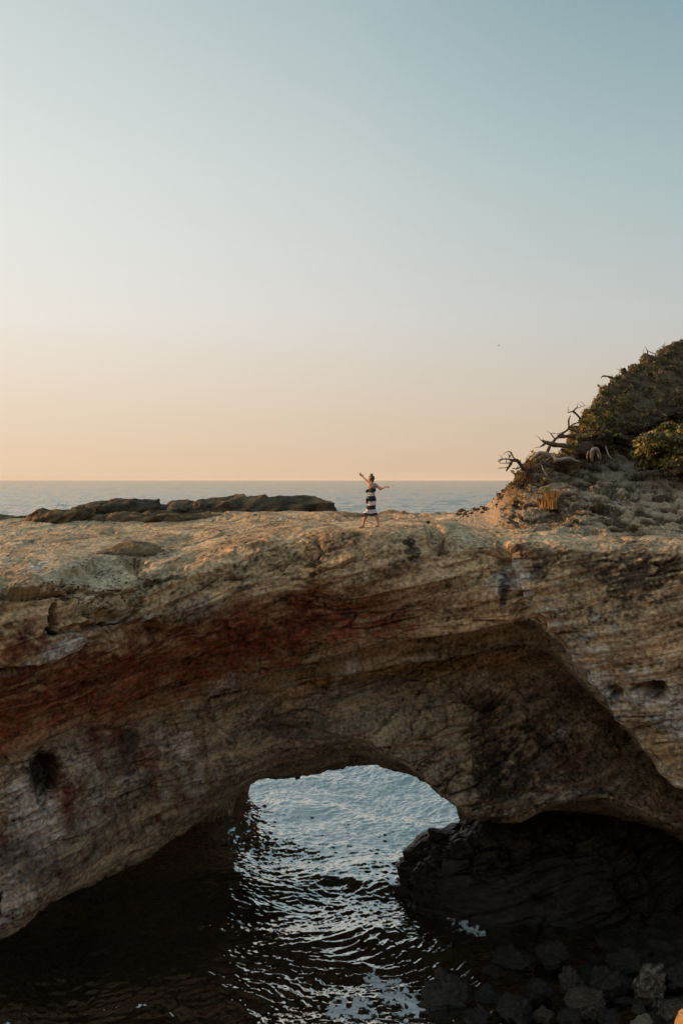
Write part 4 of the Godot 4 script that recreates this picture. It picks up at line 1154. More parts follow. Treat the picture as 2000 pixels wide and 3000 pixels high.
func branch(called: String, label: String, category: String, col: Color, parts: Array) -> void:
	var o := Vector3.ZERO
	for i in parts.size():
		if i == 0: o = parts[0][0][0]
	var root := base(called, o)
	tag(root, label, category, "driftwood and dead branches on the hill")
	for i in parts.size():
		var st := SurfaceTool.new()
		st.begin(Mesh.PRIMITIVE_TRIANGLES)
		var pts := []
		for q in parts[i]: pts.append([q[0] - o, q[1]])
		tube(st, pts, col)
		st.generate_normals()
		obj("stem" if i == 0 else "fork", st.commit(), M.wood, root)
		if pts[0][1] > 0.09 or called == "driftwood_root": continue
		for k in 2:
			var at: int = rng.randi_range(1, pts.size() - 1)
			var dir := Vector3(rng.randf_range(-1.0, 0.2), rng.randf_range(-0.5, 1.0), rng.randf_range(-0.6, 0.6)).normalized()
			var ln := rng.randf_range(0.10, 0.28)
			var tw := SurfaceTool.new()
			tw.begin(Mesh.PRIMITIVE_TRIANGLES)
			tube(tw, [[pts[at][0], 0.012], [pts[at][0] + dir * ln * 0.5 + Vector3(0, 0.02, 0), 0.009], [pts[at][0] + dir * ln, 0.004]], col, 5)
			tw.generate_normals()
			obj("twig", tw.commit(), M.wood, root)

func build_branches() -> void:
	var brown := Color(0.115, 0.082, 0.055)
	var bleached := Color(0.42, 0.38, 0.33)
	branch("dead_branch", "dark forked dead branch reaching left over the sea from the hill's foot", "branch", brown, [
		[[Vector3(6.618,16.311,-33.600),0.075],[Vector3(6.372,16.354,-33.400),0.070],[Vector3(6.072,16.352,-33.200),0.062],[Vector3(5.899,16.520,-33.000),0.060],[Vector3(5.779,16.631,-32.900),0.055],[Vector3(5.627,16.629,-32.800),0.050],[Vector3(5.510,16.470,-32.700),0.050],[Vector3(5.382,16.279,-32.600),0.022]],
		[[Vector3(5.649,16.629,-32.800),0.035],[Vector3(5.442,16.671,-32.700),0.028],[Vector3(5.280,16.669,-32.600),0.020],[Vector3(5.086,16.578,-32.500),0.010]],
		[[Vector3(5.779,16.631,-32.900),0.030],[Vector3(5.683,16.734,-33.000),0.026],[Vector3(5.620,16.895,-33.100),0.022],[Vector3(5.518,16.940,-33.100),0.010]],
		[[Vector3(5.945,16.429,-33.000),0.030],[Vector3(5.741,16.348,-32.800),0.022],[Vector3(5.600,16.381,-32.700),0.012]],
		[[Vector3(5.543,16.548,-32.700),0.022],[Vector3(5.381,16.536,-32.600),0.014],[Vector3(5.137,16.532,-32.400),0.007]],
		[[Vector3(5.655,16.849,-33.100),0.018],[Vector3(5.593,16.761,-33.200),0.012],[Vector3(5.559,16.693,-33.200),0.006]],
		[[Vector3(5.426,16.391,-32.600),0.018],[Vector3(5.276,16.378,-32.500),0.009]]])
	branch("dead_branch", "short dark upright stub beside the forked branch at the hill's foot", "branch", brown, [
		[[Vector3(6.380,16.310,-33.500),0.040],[Vector3(6.307,16.445,-33.300),0.035],[Vector3(6.283,16.661,-33.300),0.030],[Vector3(6.282,16.798,-33.300),0.018]],
		[[Vector3(6.294,16.627,-33.300),0.024],[Vector3(6.162,16.614,-33.200),0.020],[Vector3(6.031,16.499,-33.100),0.010]]])
	branch("driftwood_log", "thick broken grey-brown log sticking out left from the hill", "log", Color(0.19, 0.14, 0.095), [
		[[Vector3(8.172,17.101,-34.600),0.100],[Vector3(7.726,17.147,-34.200),0.095],[Vector3(7.331,17.186,-34.000),0.085],[Vector3(6.975,17.237,-33.800),0.070],[Vector3(6.781,17.314,-33.700),0.045]],
		[[Vector3(6.940,17.237,-33.800),0.045],[Vector3(6.816,17.176,-33.700),0.035],[Vector3(6.670,17.092,-33.600),0.014]],
		[[Vector3(6.986,17.260,-33.800),0.040],[Vector3(6.850,17.291,-33.700),0.030],[Vector3(6.715,17.322,-33.600),0.012]]])
	branch("dead_branch", "long slanting dead trunk leaning up behind the thick log", "branch", brown, [
		[[Vector3(6.931,16.434,-34.300),0.055],[Vector3(6.988,16.716,-34.300),0.055],[Vector3(7.170,17.130,-34.400),0.052],[Vector3(7.390,17.404,-34.500),0.045],[Vector3(7.635,17.585,-34.600),0.042],[Vector3(7.859,17.763,-34.600),0.038],[Vector3(7.857,18.034,-34.600),0.028],[Vector3(7.926,18.223,-34.600),0.012]],
		[[Vector3(7.835,17.763,-34.600),0.030],[Vector3(8.023,17.910,-34.700),0.026],[Vector3(8.331,18.016,-34.900),0.022]],
		[[Vector3(7.859,17.763,-34.600),0.030],[Vector3(8.036,17.708,-34.700),0.028],[Vector3(8.382,17.616,-35.000),0.026]],
		[[Vector3(7.390,17.381,-34.500),0.024],[Vector3(7.203,17.588,-34.400),0.014],[Vector3(7.369,17.583,-34.300),0.008]]])
	branch("driftwood_log", "ragged short log wedged in the turf above the thick log", "log", brown, [
		[[Vector3(8.383,17.508,-35.000),0.085],[Vector3(8.109,17.507,-34.700),0.080],[Vector3(7.686,17.494,-34.400),0.055],[Vector3(7.372,17.415,-34.200),0.022]],
		[[Vector3(7.709,17.494,-34.400),0.030],[Vector3(7.569,17.560,-34.300),0.022],[Vector3(7.395,17.579,-34.200),0.010]]])
	branch("dead_branch", "crooked dead branch rising from the brow of the hill against the sky", "branch", brown, [
		[[Vector3(8.669,17.971,-35.600),0.050],[Vector3(8.498,18.105,-35.400),0.045],[Vector3(8.268,18.310,-35.200),0.038],[Vector3(8.112,18.387,-35.100),0.030],[Vector3(7.922,18.344,-35.000),0.010]],
		[[Vector3(8.112,18.387,-35.100),0.028],[Vector3(8.243,18.506,-35.100),0.022],[Vector3(8.290,18.590,-35.100),0.009]],
		[[Vector3(8.267,18.506,-35.100),0.014],[Vector3(8.423,18.554,-35.100),0.008],[Vector3(8.567,18.597,-35.200),0.005]]])
	branch("dead_branch", "curved dark dead limb sticking out high on the hill's turf", "branch", brown, [
		[[Vector3(10.978,19.955,-38.500),0.050],[Vector3(10.630,19.888,-38.100),0.050],[Vector3(10.277,19.842,-37.900),0.046],[Vector3(10.055,19.896,-37.800),0.038],[Vector3(9.836,19.899,-37.700),0.028],[Vector3(9.772,19.809,-37.700),0.010]],
		[[Vector3(10.669,19.901,-38.100),0.035],[Vector3(10.720,20.031,-38.100),0.035],[Vector3(10.680,20.134,-38.100),0.020]]])
	branch("driftwood_log", "long bleached driftwood log lying along the ledge below the branches", "log", bleached, [
		[[Vector3(6.294,16.650,-33.300),0.030],[Vector3(6.335,16.714,-33.100),0.055],[Vector3(6.552,16.892,-33.000),0.060],[Vector3(6.916,16.822,-32.900),0.060],[Vector3(7.076,16.651,-32.800),0.055],[Vector3(7.503,16.711,-33.000),0.045],[Vector3(7.741,16.634,-33.100),0.028],[Vector3(8.006,16.606,-33.400),0.020]],
		[[Vector3(6.927,16.778,-32.950),0.030],[Vector3(6.804,16.676,-32.900),0.020],[Vector3(6.692,16.597,-32.900),0.012]]])
	branch("driftwood_root", "bleached looping root arching out of the bank", "root", bleached, [
		[[Vector3(8.422,16.632,-33.600),0.055],[Vector3(8.382,16.800,-33.400),0.055],[Vector3(8.367,16.957,-33.300),0.060],[Vector3(8.458,17.025,-33.300),0.065],[Vector3(8.598,16.937,-33.400),0.060],[Vector3(8.698,16.690,-33.600),0.045]]])
	branch("driftwood_root", "thin bleached hoop of root left of the looping root", "root", bleached, [
		[[Vector3(8.272,16.632,-33.600),0.022],[Vector3(8.222,16.834,-33.400),0.026],[Vector3(8.266,16.948,-33.400),0.028],[Vector3(8.349,16.837,-33.500),0.026],[Vector3(8.399,16.655,-33.600),0.022]]])
	branch("driftwood_root", "thin pale root hanging down the gully", "root", Color(0.33, 0.29, 0.24), [
		[[Vector3(9.037,17.135,-34.200),0.020],[Vector3(8.990,16.983,-33.800),0.024],[Vector3(8.957,16.837,-33.500),0.020],[Vector3(9.008,16.695,-33.300),0.016]]])
	branch("driftwood_root", "pale stick standing in the bank below the bleached log", "root", Color(0.33, 0.29, 0.24), [
		[[Vector3(6.591,16.484,-32.900),0.016],[Vector3(6.570,16.277,-32.400),0.018],[Vector3(6.673,16.111,-32.300),0.014]]])
	branch("dead_shrub", "wiry dead shrub on the skyline at the top of the hill", "shrub", Color(0.13, 0.095, 0.06), [
		[[Vector3(12.042,20.587,-39.200),0.030],[Vector3(11.969,20.801,-39.100),0.024],[Vector3(11.882,21.080,-39.000),0.012]],
		[[Vector3(11.896,21.041,-39.000),0.016],[Vector3(12.083,20.935,-39.000),0.014],[Vector3(12.270,20.908,-39.000),0.010],[Vector3(12.455,21.067,-39.000),0.006]],
		[[Vector3(11.996,20.735,-39.100),0.016],[Vector3(12.138,20.802,-39.000),0.012],[Vector3(12.408,20.921,-39.100),0.010],[Vector3(12.679,21.093,-39.200),0.006]],
		[[Vector3(12.638,20.661,-39.600),0.020],[Vector3(12.644,20.917,-39.500),0.014],[Vector3(12.717,21.092,-39.400),0.008],[Vector3(12.879,21.065,-39.400),0.005]],
		[[Vector3(11.951,20.855,-39.000),0.012],[Vector3(11.815,20.763,-38.900),0.008],[Vector3(11.735,20.843,-38.900),0.005]],
		[[Vector3(12.399,20.664,-39.400),0.018],[Vector3(12.311,20.892,-39.300),0.012],[Vector3(12.358,21.093,-39.200),0.006]]])

# ---------- small stones ----------
func build_stones() -> void:
	var dk := Color(0.21, 0.155, 0.105)
	var dk2 := Color(0.10, 0.075, 0.055)
	var kinds := [rock_mesh(101, 7, 1.0, dk, dk2), rock_mesh(102, 7, 1.0, dk, dk2), rock_mesh(103, 7, 1.0, Color(0.30, 0.22, 0.14), dk)]
	var one := [
		[Vector3(4.44,14.77,-37.00), 0.20, "dark stone standing out at the crest of the sand saddle"],
		[Vector3(2.82,14.61,-32.50), 0.085, "small dark stone on the bare rock right of the person"],
	]
	for q in one:
		var o := obj("stone", kinds[0], M.stone)
		o.scale = Vector3(1.0, 0.75, 0.9) * q[1]
		o.position = Vector3(q[0].x, q[0].y, q[0].z)
		if q[1] < 0.1: o.position.y = arch_height(q[0].x, q[0].z) + 0.03
		tag(o, q[2], "stone")
	# rubble along the seaward edge of the sand saddle
	for i in 70:
		var t := rng.randf()
		var px := lerpf(3.95, 5.9, t)
		var at := Vector3(px, 0, -33.6 - rng.randf() * 3.0)
		var k := on_hill_top(at)
		var o := obj("stone", kinds[rng.randi() % 3], M.stone)
		var s := 0.022 + 0.075 * pow(rng.randf(), 2.5)
		o.scale = Vector3(s * rng.randf_range(0.8, 1.4), s * rng.randf_range(0.6, 1.0), s)
		o.rotation.y = rng.randf() * TAU
		o.position = k + Vector3(0, s * 0.25, 0)
		tag(o, "small dark stone in the rubble on the seaward edge of the sand", "stone", "rubble along the sand edge")
	var w := obj("stone", rock_mesh(120, 8, 0.7, Color(0.60, 0.57, 0.52), Color(0.48, 0.44, 0.40)), M.stone)
	w.position = on_hill(Vector3(9.83,15.83,-32.60))
	w.scale = Vector3(0.13, 0.09, 0.1)
	tag(w, "single white stone lying on the bare slope under the shrub", "stone")
	# pebbles on the sand of the gully
	var xf := []
	var cs := []
	var pm := rock_mesh(130, 3, 0.8, Color(0.26, 0.205, 0.15), Color(0.17, 0.135, 0.10))
	for j in range(70, 260):
		for i in range(80, 220):
			var p := arch_pos[j * arch_nu + i]
			var c := Vector3(-7.12,13.06,-30.00)
			var d := Vector2((p.x - c.x) / 1.5, (p.y - c.y) / 0.9).length()
			if d < 1.0 and rng.randf() < 0.035 * (1.2 - d):
				var s := 0.012 + 0.035 * pow(rng.randf(), 2.0)
				xf.append(Transform3D(Basis(Vector3.UP, rng.randf() * TAU).scaled(Vector3(s * 1.3, s * 0.8, s)), p))
				cs.append(Color(1, 1, 1) * rng.randf_range(0.7, 1.6))
	if xf.size():
		var o := multi(pm, xf, cs, "pebbles")
		o.material_override = M.stone
		tag(o, "scattered dark pebbles on the pale sand of the left gully", "pebbles", "", "stuff")

func on_hill_top(p: Vector3) -> Vector3:
	var best := 1e9
	var at := p
	for k in hill_pos.size():
		var q := hill_pos[k]
		if q.x > 6.6: continue
		var d := Vector2(q.x - p.x, q.z - p.z).length()
		if d < best:
			best = d
			at = q
	return at

# ---------- the person ----------
# surface nets round tapered capsules, joined smoothly
func nets(bones: Array, cell: float, blend: float, st: SurfaceTool) -> void:
	var lo := Vector3.ONE * 1e9
	var hi := -lo
	for b in bones:
		for e in 2:
			var r: float = b[2 + e] + 4.0 * cell + blend * 2.0
			lo = lo.min(b[e] - Vector3.ONE * r)
			hi = hi.max(b[e] + Vector3.ONE * r)
	var n := Vector3i(((hi - lo) / cell).ceil())
	var total := (n.x + 1) * (n.y + 1) * (n.z + 1)
	var sum := PackedFloat32Array()
	sum.resize(total)
	var sx := n.x + 1
	var sxy := sx * (n.y + 1)
	for b in bones:
		var a: Vector3 = b[0]
		var c: Vector3 = b[1]
		var ra: float = b[2]
		var rb: float = b[3]
		var m := maxf(ra, rb) + 3.0 * cell + blend * 2.0
		var l0 := Vector3i(((a.min(c) - Vector3.ONE * m - lo) / cell).floor()).clamp(Vector3i.ZERO, n)
		var l1 := Vector3i(((a.max(c) + Vector3.ONE * m - lo) / cell).ceil()).clamp(Vector3i.ZERO, n)
		var ab := c - a
		var inv := 1.0 / maxf(ab.length_squared(), 1e-9)
		for z in range(l0.z, l1.z + 1):
			for y in range(l0.y, l1.y + 1):
				var at := z * sxy + y * sx
				for x in range(l0.x, l1.x + 1):
					var p := lo + Vector3(x, y, z) * cell
					var t := clampf((p - a).dot(ab) * inv, 0.0, 1.0)
					var d := (p - a - ab * t).length() - lerpf(ra, rb, t)
					sum[at + x] += exp(-d / blend)
	var vid := {}
	var verts := PackedVector3Array()
	# field > 1 is inside
	for z in n.z:
		for y in n.y:
			var at := z * sxy + y * sx
			for x in n.x:
				var i := at + x
				var in0 := sum[i] > 1.0
				var mixed := false
				for o in [1, sx, sx + 1, sxy, sxy + 1, sxy + sx, sxy + sx + 1]:
					if (sum[i + o] > 1.0) != in0:
						mixed = true
						break
				if not mixed: continue
				var acc := Vector3.ZERO
				var cnt := 0
				for e in [[0, 0, 0, 0], [0, 1, 0, 0], [0, 0, 1, 0], [0, 1, 1, 0], [0, 0, 0, 1], [0, 1, 0, 1], [0, 0, 1, 1]]:
					pass
				for e in EDGES:
					var va: float = sum[i + e[0] + e[1] * sx + e[2] * sxy]
					var vb: float = sum[i + e[3] + e[4] * sx + e[5] * sxy]
					if (va > 1.0) == (vb > 1.0): continue
					var fa := -blend * log(maxf(va, 1e-20))
					var fb := -blend * log(maxf(vb, 1e-20))
					var t := clampf(fa / (fa - fb), 0.0, 1.0)
					acc += Vector3(e[0], e[1], e[2]).lerp(Vector3(e[3], e[4], e[5]), t)
					cnt += 1
				vid[i] = verts.size()
				verts.append(lo + (Vector3(x, y, z) + acc / cnt) * cell)
	for i in vid:
		var v0 := sum[i] > 1.0
		for axis in 3:
			var step: int = [1, sx, sxy][axis]
			var u: int = [sx, sxy, 1][axis]
			var w: int = [sxy, 1, sx][axis]
			if (sum[i + step] > 1.0) == v0: continue
			if not (vid.has(i - u) and vid.has(i - w) and vid.has(i - u - w)): continue
			var q := [verts[vid[i]], verts[vid[i - u]], verts[vid[i - u - w]], verts[vid[i - w]]]
			var order := [0, 2, 1, 0, 3, 2] if v0 else [0, 1, 2, 0, 2, 3]
			for k in order: st.add_vertex(q[k])

const EDGES := [[0,0,0,1,0,0],[0,1,0,1,1,0],[0,0,1,1,0,1],[0,1,1,1,1,1],[0,0,0,0,1,0],[1,0,0,1,1,0],[0,0,1,0,1,1],[1,0,1,1,1,1],[0,0,0,0,0,1],[1,0,0,1,0,1],[0,1,0,0,1,1],[1,1,0,1,1,1]]

func hand(st: SurfaceTool, wrist: Vector3, dir: Vector3, palm_n: Vector3, thumb_side: float, curl: float) -> void:
	var f := dir.normalized()
	var s := f.cross(palm_n).normalized() * thumb_side
	var nn := s.cross(f).normalized() * thumb_side
	var bones := [[wrist - f * 0.02, wrist + f * 0.03, 0.024, 0.026]]
	for i in 4:
		var off := (i - 1.5) * 0.019
		var kn := wrist + f * 0.088 - s * off + nn * 0.002
		bones.append([wrist + f * 0.015 - s * off * 0.6, kn, 0.016, 0.0125])
		var len: float = [0.070, 0.080, 0.074, 0.056][i]
		var d1 := (f + nn * curl * 0.5).normalized()
		var d2 := (f + nn * curl * 1.3).normalized()
		var d3 := (f + nn * curl * 2.6).normalized()
		var a := kn + d1 * len * 0.45
		var b := a + d2 * len * 0.32
		bones.append([kn, a, 0.0105, 0.0095])
		bones.append([a, b, 0.0095, 0.0088])
		bones.append([b, b + d3 * len * 0.25, 0.0088, 0.0075])
	var tb := wrist + f * 0.022 + s * 0.026
	var tk := tb + (f * 0.6 + s * 0.75 + nn * 0.2).normalized() * 0.036
	bones.append([wrist + f * 0.01, tb, 0.02, 0.015])
	bones.append([tb, tk, 0.0145, 0.012])
	bones.append([tk, tk + (f * 0.9 + s * 0.2 + nn * 0.35).normalized() * 0.032, 0.011, 0.0085])
	nets(bones, 0.005, 0.003, st)

func build_person() -> void:
	var gp := Vector3(0.86, 0, -31.0)
	gp.y = arch_height(gp.x, gp.z)
	var gl := arch_height(gp.x - 0.27, gp.z) - gp.y
	var gr := arch_height(gp.x + 0.25, gp.z + 0.1) - gp.y
	var who := base("person", gp)
	tag(who, "person in a navy and white striped dress dancing barefoot with arms out on the arch", "person")
	var skin := StandardMaterial3D.new()
	skin.resource_name = "skin"
	skin.albedo_color = Color(0.42, 0.255, 0.165).linear_to_srgb()
	skin.roughness = 0.55
	skin.subsurf_scatter_enabled = true
	skin.subsurf_scatter_strength = 0.1
	var st := SurfaceTool.new()
	st.begin(Mesh.PRIMITIVE_TRIANGLES)
	var neck := Vector3(0.09, 1.365, 0.0)
	var la := Vector3(-0.20, 0.075 + gl, 0.0)      # left-of-picture ankle
	var ra := Vector3(0.275, 0.078 + gr, 0.06)
	var body := [
		[Vector3(0.075, 0.98, 0), Vector3(0.085, 1.10, 0.0), 0.095, 0.092],
		[Vector3(0.065, 0.90, 0), Vector3(0.110, 0.90, 0), 0.092, 0.092],
		[Vector3(0.08, 1.10, 0), Vector3(0.10, 1.24, 0.0), 0.092, 0.10],
		[Vector3(0.045, 1.28, 0.0), Vector3(0.165, 1.275, 0.0), 0.075, 0.075],
		[Vector3(0.025, 1.335, -0.01), Vector3(0.20, 1.315, 0.0), 0.045, 0.048],
		[Vector3(0.10, 1.31, 0.0), neck, 0.055, 0.045],
		[neck, Vector3(0.075, 1.45, -0.01), 0.044, 0.046],
		# raised arm, reaching left and away
		[Vector3(0.01, 1.335, -0.02), Vector3(-0.085, 1.455, -0.17), 0.047, 0.041],
		[Vector3(-0.085, 1.455, -0.17), Vector3(-0.195, 1.575, -0.30), 0.041, 0.028],
		# the other arm, out to the right with the elbow low
		[Vector3(0.205, 1.31, 0.0), Vector3(0.345, 1.205, 0.12), 0.048, 0.042],
		[Vector3(0.345, 1.205, 0.12), Vector3(0.475, 1.255, 0.26), 0.042, 0.028],
		# legs in stride
		[Vector3(0.045, 0.86, 0), Vector3(-0.055, 0.45, -0.02), 0.075, 0.048],
		[Vector3(-0.055, 0.45, -0.02), Vector3(-0.135, 0.28 + gl * 0.5, 0.0), 0.052, 0.052],
		[Vector3(-0.135, 0.28 + gl * 0.5, 0.0), la, 0.050, 0.030],
		[la + Vector3(0.03, -0.035, 0.0), la + Vector3(-0.05, -0.045, 0.01), 0.030, 0.030],
		[la + Vector3(-0.04, -0.045, 0.01), la + Vector3(-0.12, -0.060, 0.03), 0.030, 0.018],
		[la + Vector3(0.02, -0.02, 0), la, 0.032, 0.03],
		[Vector3(0.120, 0.86, 0.0), Vector3(0.165, 0.45, 0.0), 0.075, 0.048],
		[Vector3(0.165, 0.45, 0.0), Vector3(0.255, 0.28 + gr * 0.5, 0.02), 0.052, 0.053],
		[Vector3(0.255, 0.28 + gr * 0.5, 0.02), ra, 0.050, 0.030],
		[ra + Vector3(0.02, -0.04, -0.02), ra + Vector3(-0.03, -0.045, 0.04), 0.030, 0.030],
		[ra + Vector3(-0.03, -0.045, 0.04), ra + Vector3(-0.085, -0.060, 0.10), 0.030, 0.018],
	]
	nets(body, 0.012, 0.010, st)
	# head turned away to the left
	var hc := Vector3(0.060, 1.505, -0.01)
	var fd := Vector3(-0.80, -0.05, -0.60).normalized()
	var sd := Vector3(-0.60, 0, 0.80)
	var head := [
		[hc + Vector3(0, 0.02, 0) - fd * 0.015, hc + Vector3(0, 0.02, 0) + fd * 0.02, 0.082, 0.078],
		[hc + Vector3(0, -0.03, 0) + fd * 0.02, hc + Vector3(0, -0.085, 0) + fd * 0.05, 0.062, 0.030],
		[hc + fd * 0.085 + Vector3(0, 0.012, 0), hc + fd * 0.108 + Vector3(0, -0.018, 0), 0.010, 0.012],
		[hc + fd * 0.085 + Vector3(0, -0.05, 0) - sd * 0.018, hc + fd * 0.085 + Vector3(0, -0.05, 0) + sd * 0.018, 0.008, 0.008],
		[hc + fd * 0.078 + Vector3(0, 0.035, 0) - sd * 0.04, hc + fd * 0.078 + Vector3(0, 0.035, 0) + sd * 0.04, 0.014, 0.014],
		[hc + sd * 0.078 + Vector3(0, 0.012, 0), hc + sd * 0.080 + Vector3(0, -0.022, 0), 0.014, 0.009],
		[hc - sd * 0.078 + Vector3(0, 0.012, 0), hc - sd * 0.080 + Vector3(0, -0.022, 0), 0.014, 0.009],
	]
	nets(head, 0.006, 0.006, st)
	hand(st, Vector3(-0.195, 1.575, -0.30), Vector3(-0.65, 0.55, -0.45), Vector3(0.3, 0.6, 0.7), 1.0, 0.7)
	hand(st, Vector3(0.475, 1.255, 0.26), Vector3(0.75, 0.15, 0.55), Vector3(0.3, -0.9, 0.2), -1.0, 0.9)
	st.index()
	st.generate_normals()
	obj("body", st.commit(), skin, who)
	var eye := StandardMaterial3D.new()
	eye.albedo_color = Color(0.06, 0.05, 0.045)
	eye.roughness = 0.2
	for s in [-1.0, 1.0]:
		var e := SphereMesh.new()
		e.radius = 0.010
		e.height = 0.020
		e.radial_segments = 10
		e.rings = 6
		var eo := obj("eye", e, eye, who)
		eo.position = hc + fd * 0.082 + sd * 0.030 * s + Vector3(0, 0.008, 0)
	# hair drawn up into a bun
	var hm := StandardMaterial3D.new()
	hm.resource_name = "hair"
	hm.albedo_color = Color(0.075, 0.045, 0.025).linear_to_srgb()
	hm.roughness = 0.5
	hm.rim_enabled = true
	hm.rim = 0.4
	var hs := SurfaceTool.new()
	hs.begin(Mesh.PRIMITIVE_TRIANGLES)
	nets([
		[hc + Vector3(0, 0.03, 0) - fd * 0.035, hc + Vector3(0, 0.045, 0) + fd * 0.015, 0.085, 0.072],
		[hc - fd * 0.045 + Vector3(0, 0.0, 0), hc - fd * 0.05 + Vector3(0, -0.06, 0), 0.066, 0.045],
		[hc + Vector3(0.012, 0.115, 0), hc + Vector3(0.020, 0.140, 0), 0.036, 0.034],
		[hc + Vector3(-0.01, 0.145, 0.01), hc + Vector3(0.045, 0.138, -0.01), 0.020, 0.018],
	], 0.007, 0.007, hs)
	hs.index()
	hs.generate_normals()
	obj("hair", hs.commit(), hm, who)
	# dress: height, left, right, depth; stripes by height
	var sec := [[1.235, 0.000, 0.205, 0.088], [1.20, -0.005, 0.212, 0.104], [1.13, -0.018, 0.200, 0.108], [1.05, -0.030, 0.175, 0.102], [1.02, -0.036, 0.168, 0.102], [0.96, -0.042, 0.195, 0.112], [0.88, -0.046, 0.218, 0.124], [0.80, -0.048, 0.218, 0.126], [0.70, -0.060, 0.205, 0.124], [0.62, -0.085, 0.200, 0.125], [0.54, -0.105, 0.215, 0.135], [0.47, -0.165, 0.232, 0.150], [0.42, -0.215, 0.240, 0.162], [0.375, -0.245, 0.255, 0.172]]
	var rows := []
	for q in sec:
		var r := []
		for i in 49:
			var a := TAU * i / 48.0
			var cx: float = (q[1] + q[2]) * 0.5
			var rx: float = (q[2] - q[1]) * 0.5
			var low := clampf((0.62 - q[0]) / 0.25, 0.0, 1.0)
			var wob := 1.0 + low * 0.10 * sin(a * 6.0 + 0.6)
			r.append(Vector3(cx + cos(a) * rx * wob, q[0] + low * 0.018 * sin(a * 3.0 + 1.0) + (0.03 * cos(a) if q[0] > 1.19 else 0.0) * -1.0, sin(a) * q[3] * wob))
		rows.append(r)
	var us := []
	for i in 48: us.append(2)
	var vs := []
	for i in sec.size() - 1: vs.append(7)
	var soft := []
	for i in sec.size(): soft.append(1.0)
	var L := loft(rows, soft, us, vs)
	var dp: PackedVector3Array = L.pos
	var dc := PackedColorArray()
	var navy := Color(0.010, 0.012, 0.022)
	var white := Color(0.66, 0.62, 0.66)
	for k in dp.size():
		var p := dp[k]
		var y := p.y + 0.012 * sin(p.x * 18.0 + p.z * 9.0)
		var c := navy
		if (y < 1.085 and y > 0.985) or (y < 0.81 and y > 0.692) or (y < 0.555 and y > 0.445): c = white
		if c == white and (absf(y - 1.035) < 0.008 or absf(y - 0.508) < 0.006 or absf(y - 0.482) < 0.005): c = Color(0.16, 0.13, 0.20)
		dc.append(c)
		dp[k] = p + Vector3(0, 0, 0.006 * sin(p.x * 60.0 + p.y * 9.0))
	var cloth := StandardMaterial3D.new()
	cloth.resource_name = "cotton"
	cloth.vertex_color_use_as_albedo = true
	cloth.roughness = 0.85
	cloth.cull_mode = BaseMaterial3D.CULL_DISABLED
	var dress := obj("dress", grid_mesh(dp, L.nu, L.nv, dc, PackedVector2Array()), cloth, who)
	dress.set_meta("label", "strapless navy and white striped dress with a flaring hem")
	var bow := StandardMaterial3D.new()
	bow.albedo_color = navy.linear_to_srgb()
	bow.roughness = 0.85
	var bs := SurfaceTool.new()
	bs.begin(Mesh.PRIMITIVE_TRIANGLES)
	nets([[Vector3(-0.01, 1.15, -0.03), Vector3(-0.075, 1.115, -0.02), 0.022, 0.038], [Vector3(-0.01, 1.15, 0.0), Vector3(-0.06, 1.16, 0.01), 0.02, 0.03], [Vector3(0.01, 1.19, 0.0), Vector3(-0.015, 1.235, -0.01), 0.022, 0.018], [Vector3(-0.07, 1.10, -0.01), Vector3(-0.085, 1.075, -0.01), 0.02, 0.010]], 0.009, 0.008, bs)
	bs.index()
	bs.generate_normals()
	obj("bow", bs.commit(), bow, dress)
	# small black bag at the hip on a thin strap
	var bag := base("shoulder_bag", gp + Vector3(-0.078, 0.75, 0.02))
	tag(bag, "small black bag hanging at the hip of the dancing person", "bag")
	var black := StandardMaterial3D.new()
	black.resource_name = "black_leather"
	black.albedo_color = Color(0.09, 0.085, 0.085)
	black.roughness = 0.45
	var g2 := SurfaceTool.new()
	g2.begin(Mesh.PRIMITIVE_TRIANGLES)
	nets([[Vector3(0, 0.02, -0.04), Vector3(0, 0.02, 0.04), 0.026, 0.026], [Vector3(0, 0.13, -0.04), Vector3(0, 0.13, 0.04), 0.024, 0.024], [Vector3(0, 0.02, 0), Vector3(0, 0.13, 0), 0.03, 0.028]], 0.008, 0.012, g2)
	g2.index()
	g2.generate_normals()
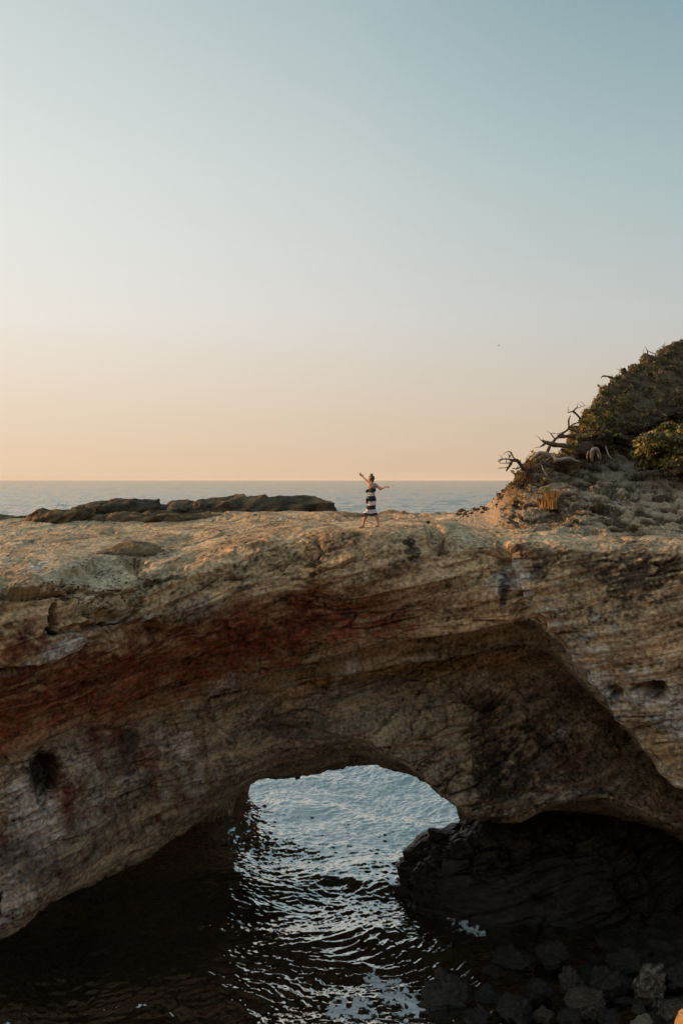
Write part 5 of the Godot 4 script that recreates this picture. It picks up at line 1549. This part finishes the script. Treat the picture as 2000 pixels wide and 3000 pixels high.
	obj("pouch", g2.commit(), black, bag)
	var s2 := SurfaceTool.new()
	s2.begin(Mesh.PRIMITIVE_TRIANGLES)
	tube(s2, [[Vector3(0.0, 0.15, 0.05), 0.007], [Vector3(0.03, 0.26, 0.09), 0.007], [Vector3(0.15, 0.42, 0.125), 0.007], [Vector3(0.26, 0.555, 0.085), 0.007], [Vector3(0.275, 0.612, 0.02), 0.007], [Vector3(0.24, 0.60, -0.06), 0.007], [Vector3(0.10, 0.42, -0.125), 0.007], [Vector3(0.0, 0.15, -0.05), 0.007]], Color(0.01, 0.01, 0.01), 6)
	s2.generate_normals()
	obj("strap", s2.commit(), black, bag)
	var bk := obj("buckle", null, null, bag)
	var bm := SphereMesh.new()
	bm.radius = 0.014
	bm.height = 0.02
	bk.mesh = bm
	var brass := StandardMaterial3D.new()
	brass.albedo_color = Color(0.9, 0.7, 0.4)
	brass.metallic = 1.0
	brass.roughness = 0.3
	bk.material_override = brass
	bk.position = Vector3(-0.022, 0.06, 0.028)

func build_gull() -> void:
	var g := base("gull", Vector3(47.08,56.10,-300.00))
	tag(g, "tiny distant bird gliding in the sky left of the hill", "bird")
	var m := StandardMaterial3D.new()
	m.albedo_color = Color(0.30, 0.29, 0.27)
	m.roughness = 0.9
	var st := SurfaceTool.new()
	st.begin(Mesh.PRIMITIVE_TRIANGLES)
	nets([[Vector3(-0.18, 0, 0), Vector3(0.10, 0.02, 0), 0.03, 0.07], [Vector3(0.10, 0.02, 0), Vector3(0.22, 0.04, 0), 0.05, 0.03]], 0.03, 0.02, st)
	st.generate_normals()
	obj("body", st.commit(), m, g)
	for s in [-1.0, 1.0]:
		var w := PackedVector3Array()
		for j in 2:
			for i in 8:
				var u := i / 7.0
				w.append(Vector3(0.08 - 0.14 * j * (1.0 - 0.7 * u) - 0.12 * u * u + 0.18 * u * s, 0.06 + 0.22 * sin(u * 2.2) , s * 0.62 * u))
		obj("wing", grid_mesh(w, 8, 2, PackedColorArray(), PackedVector2Array()), m, g)
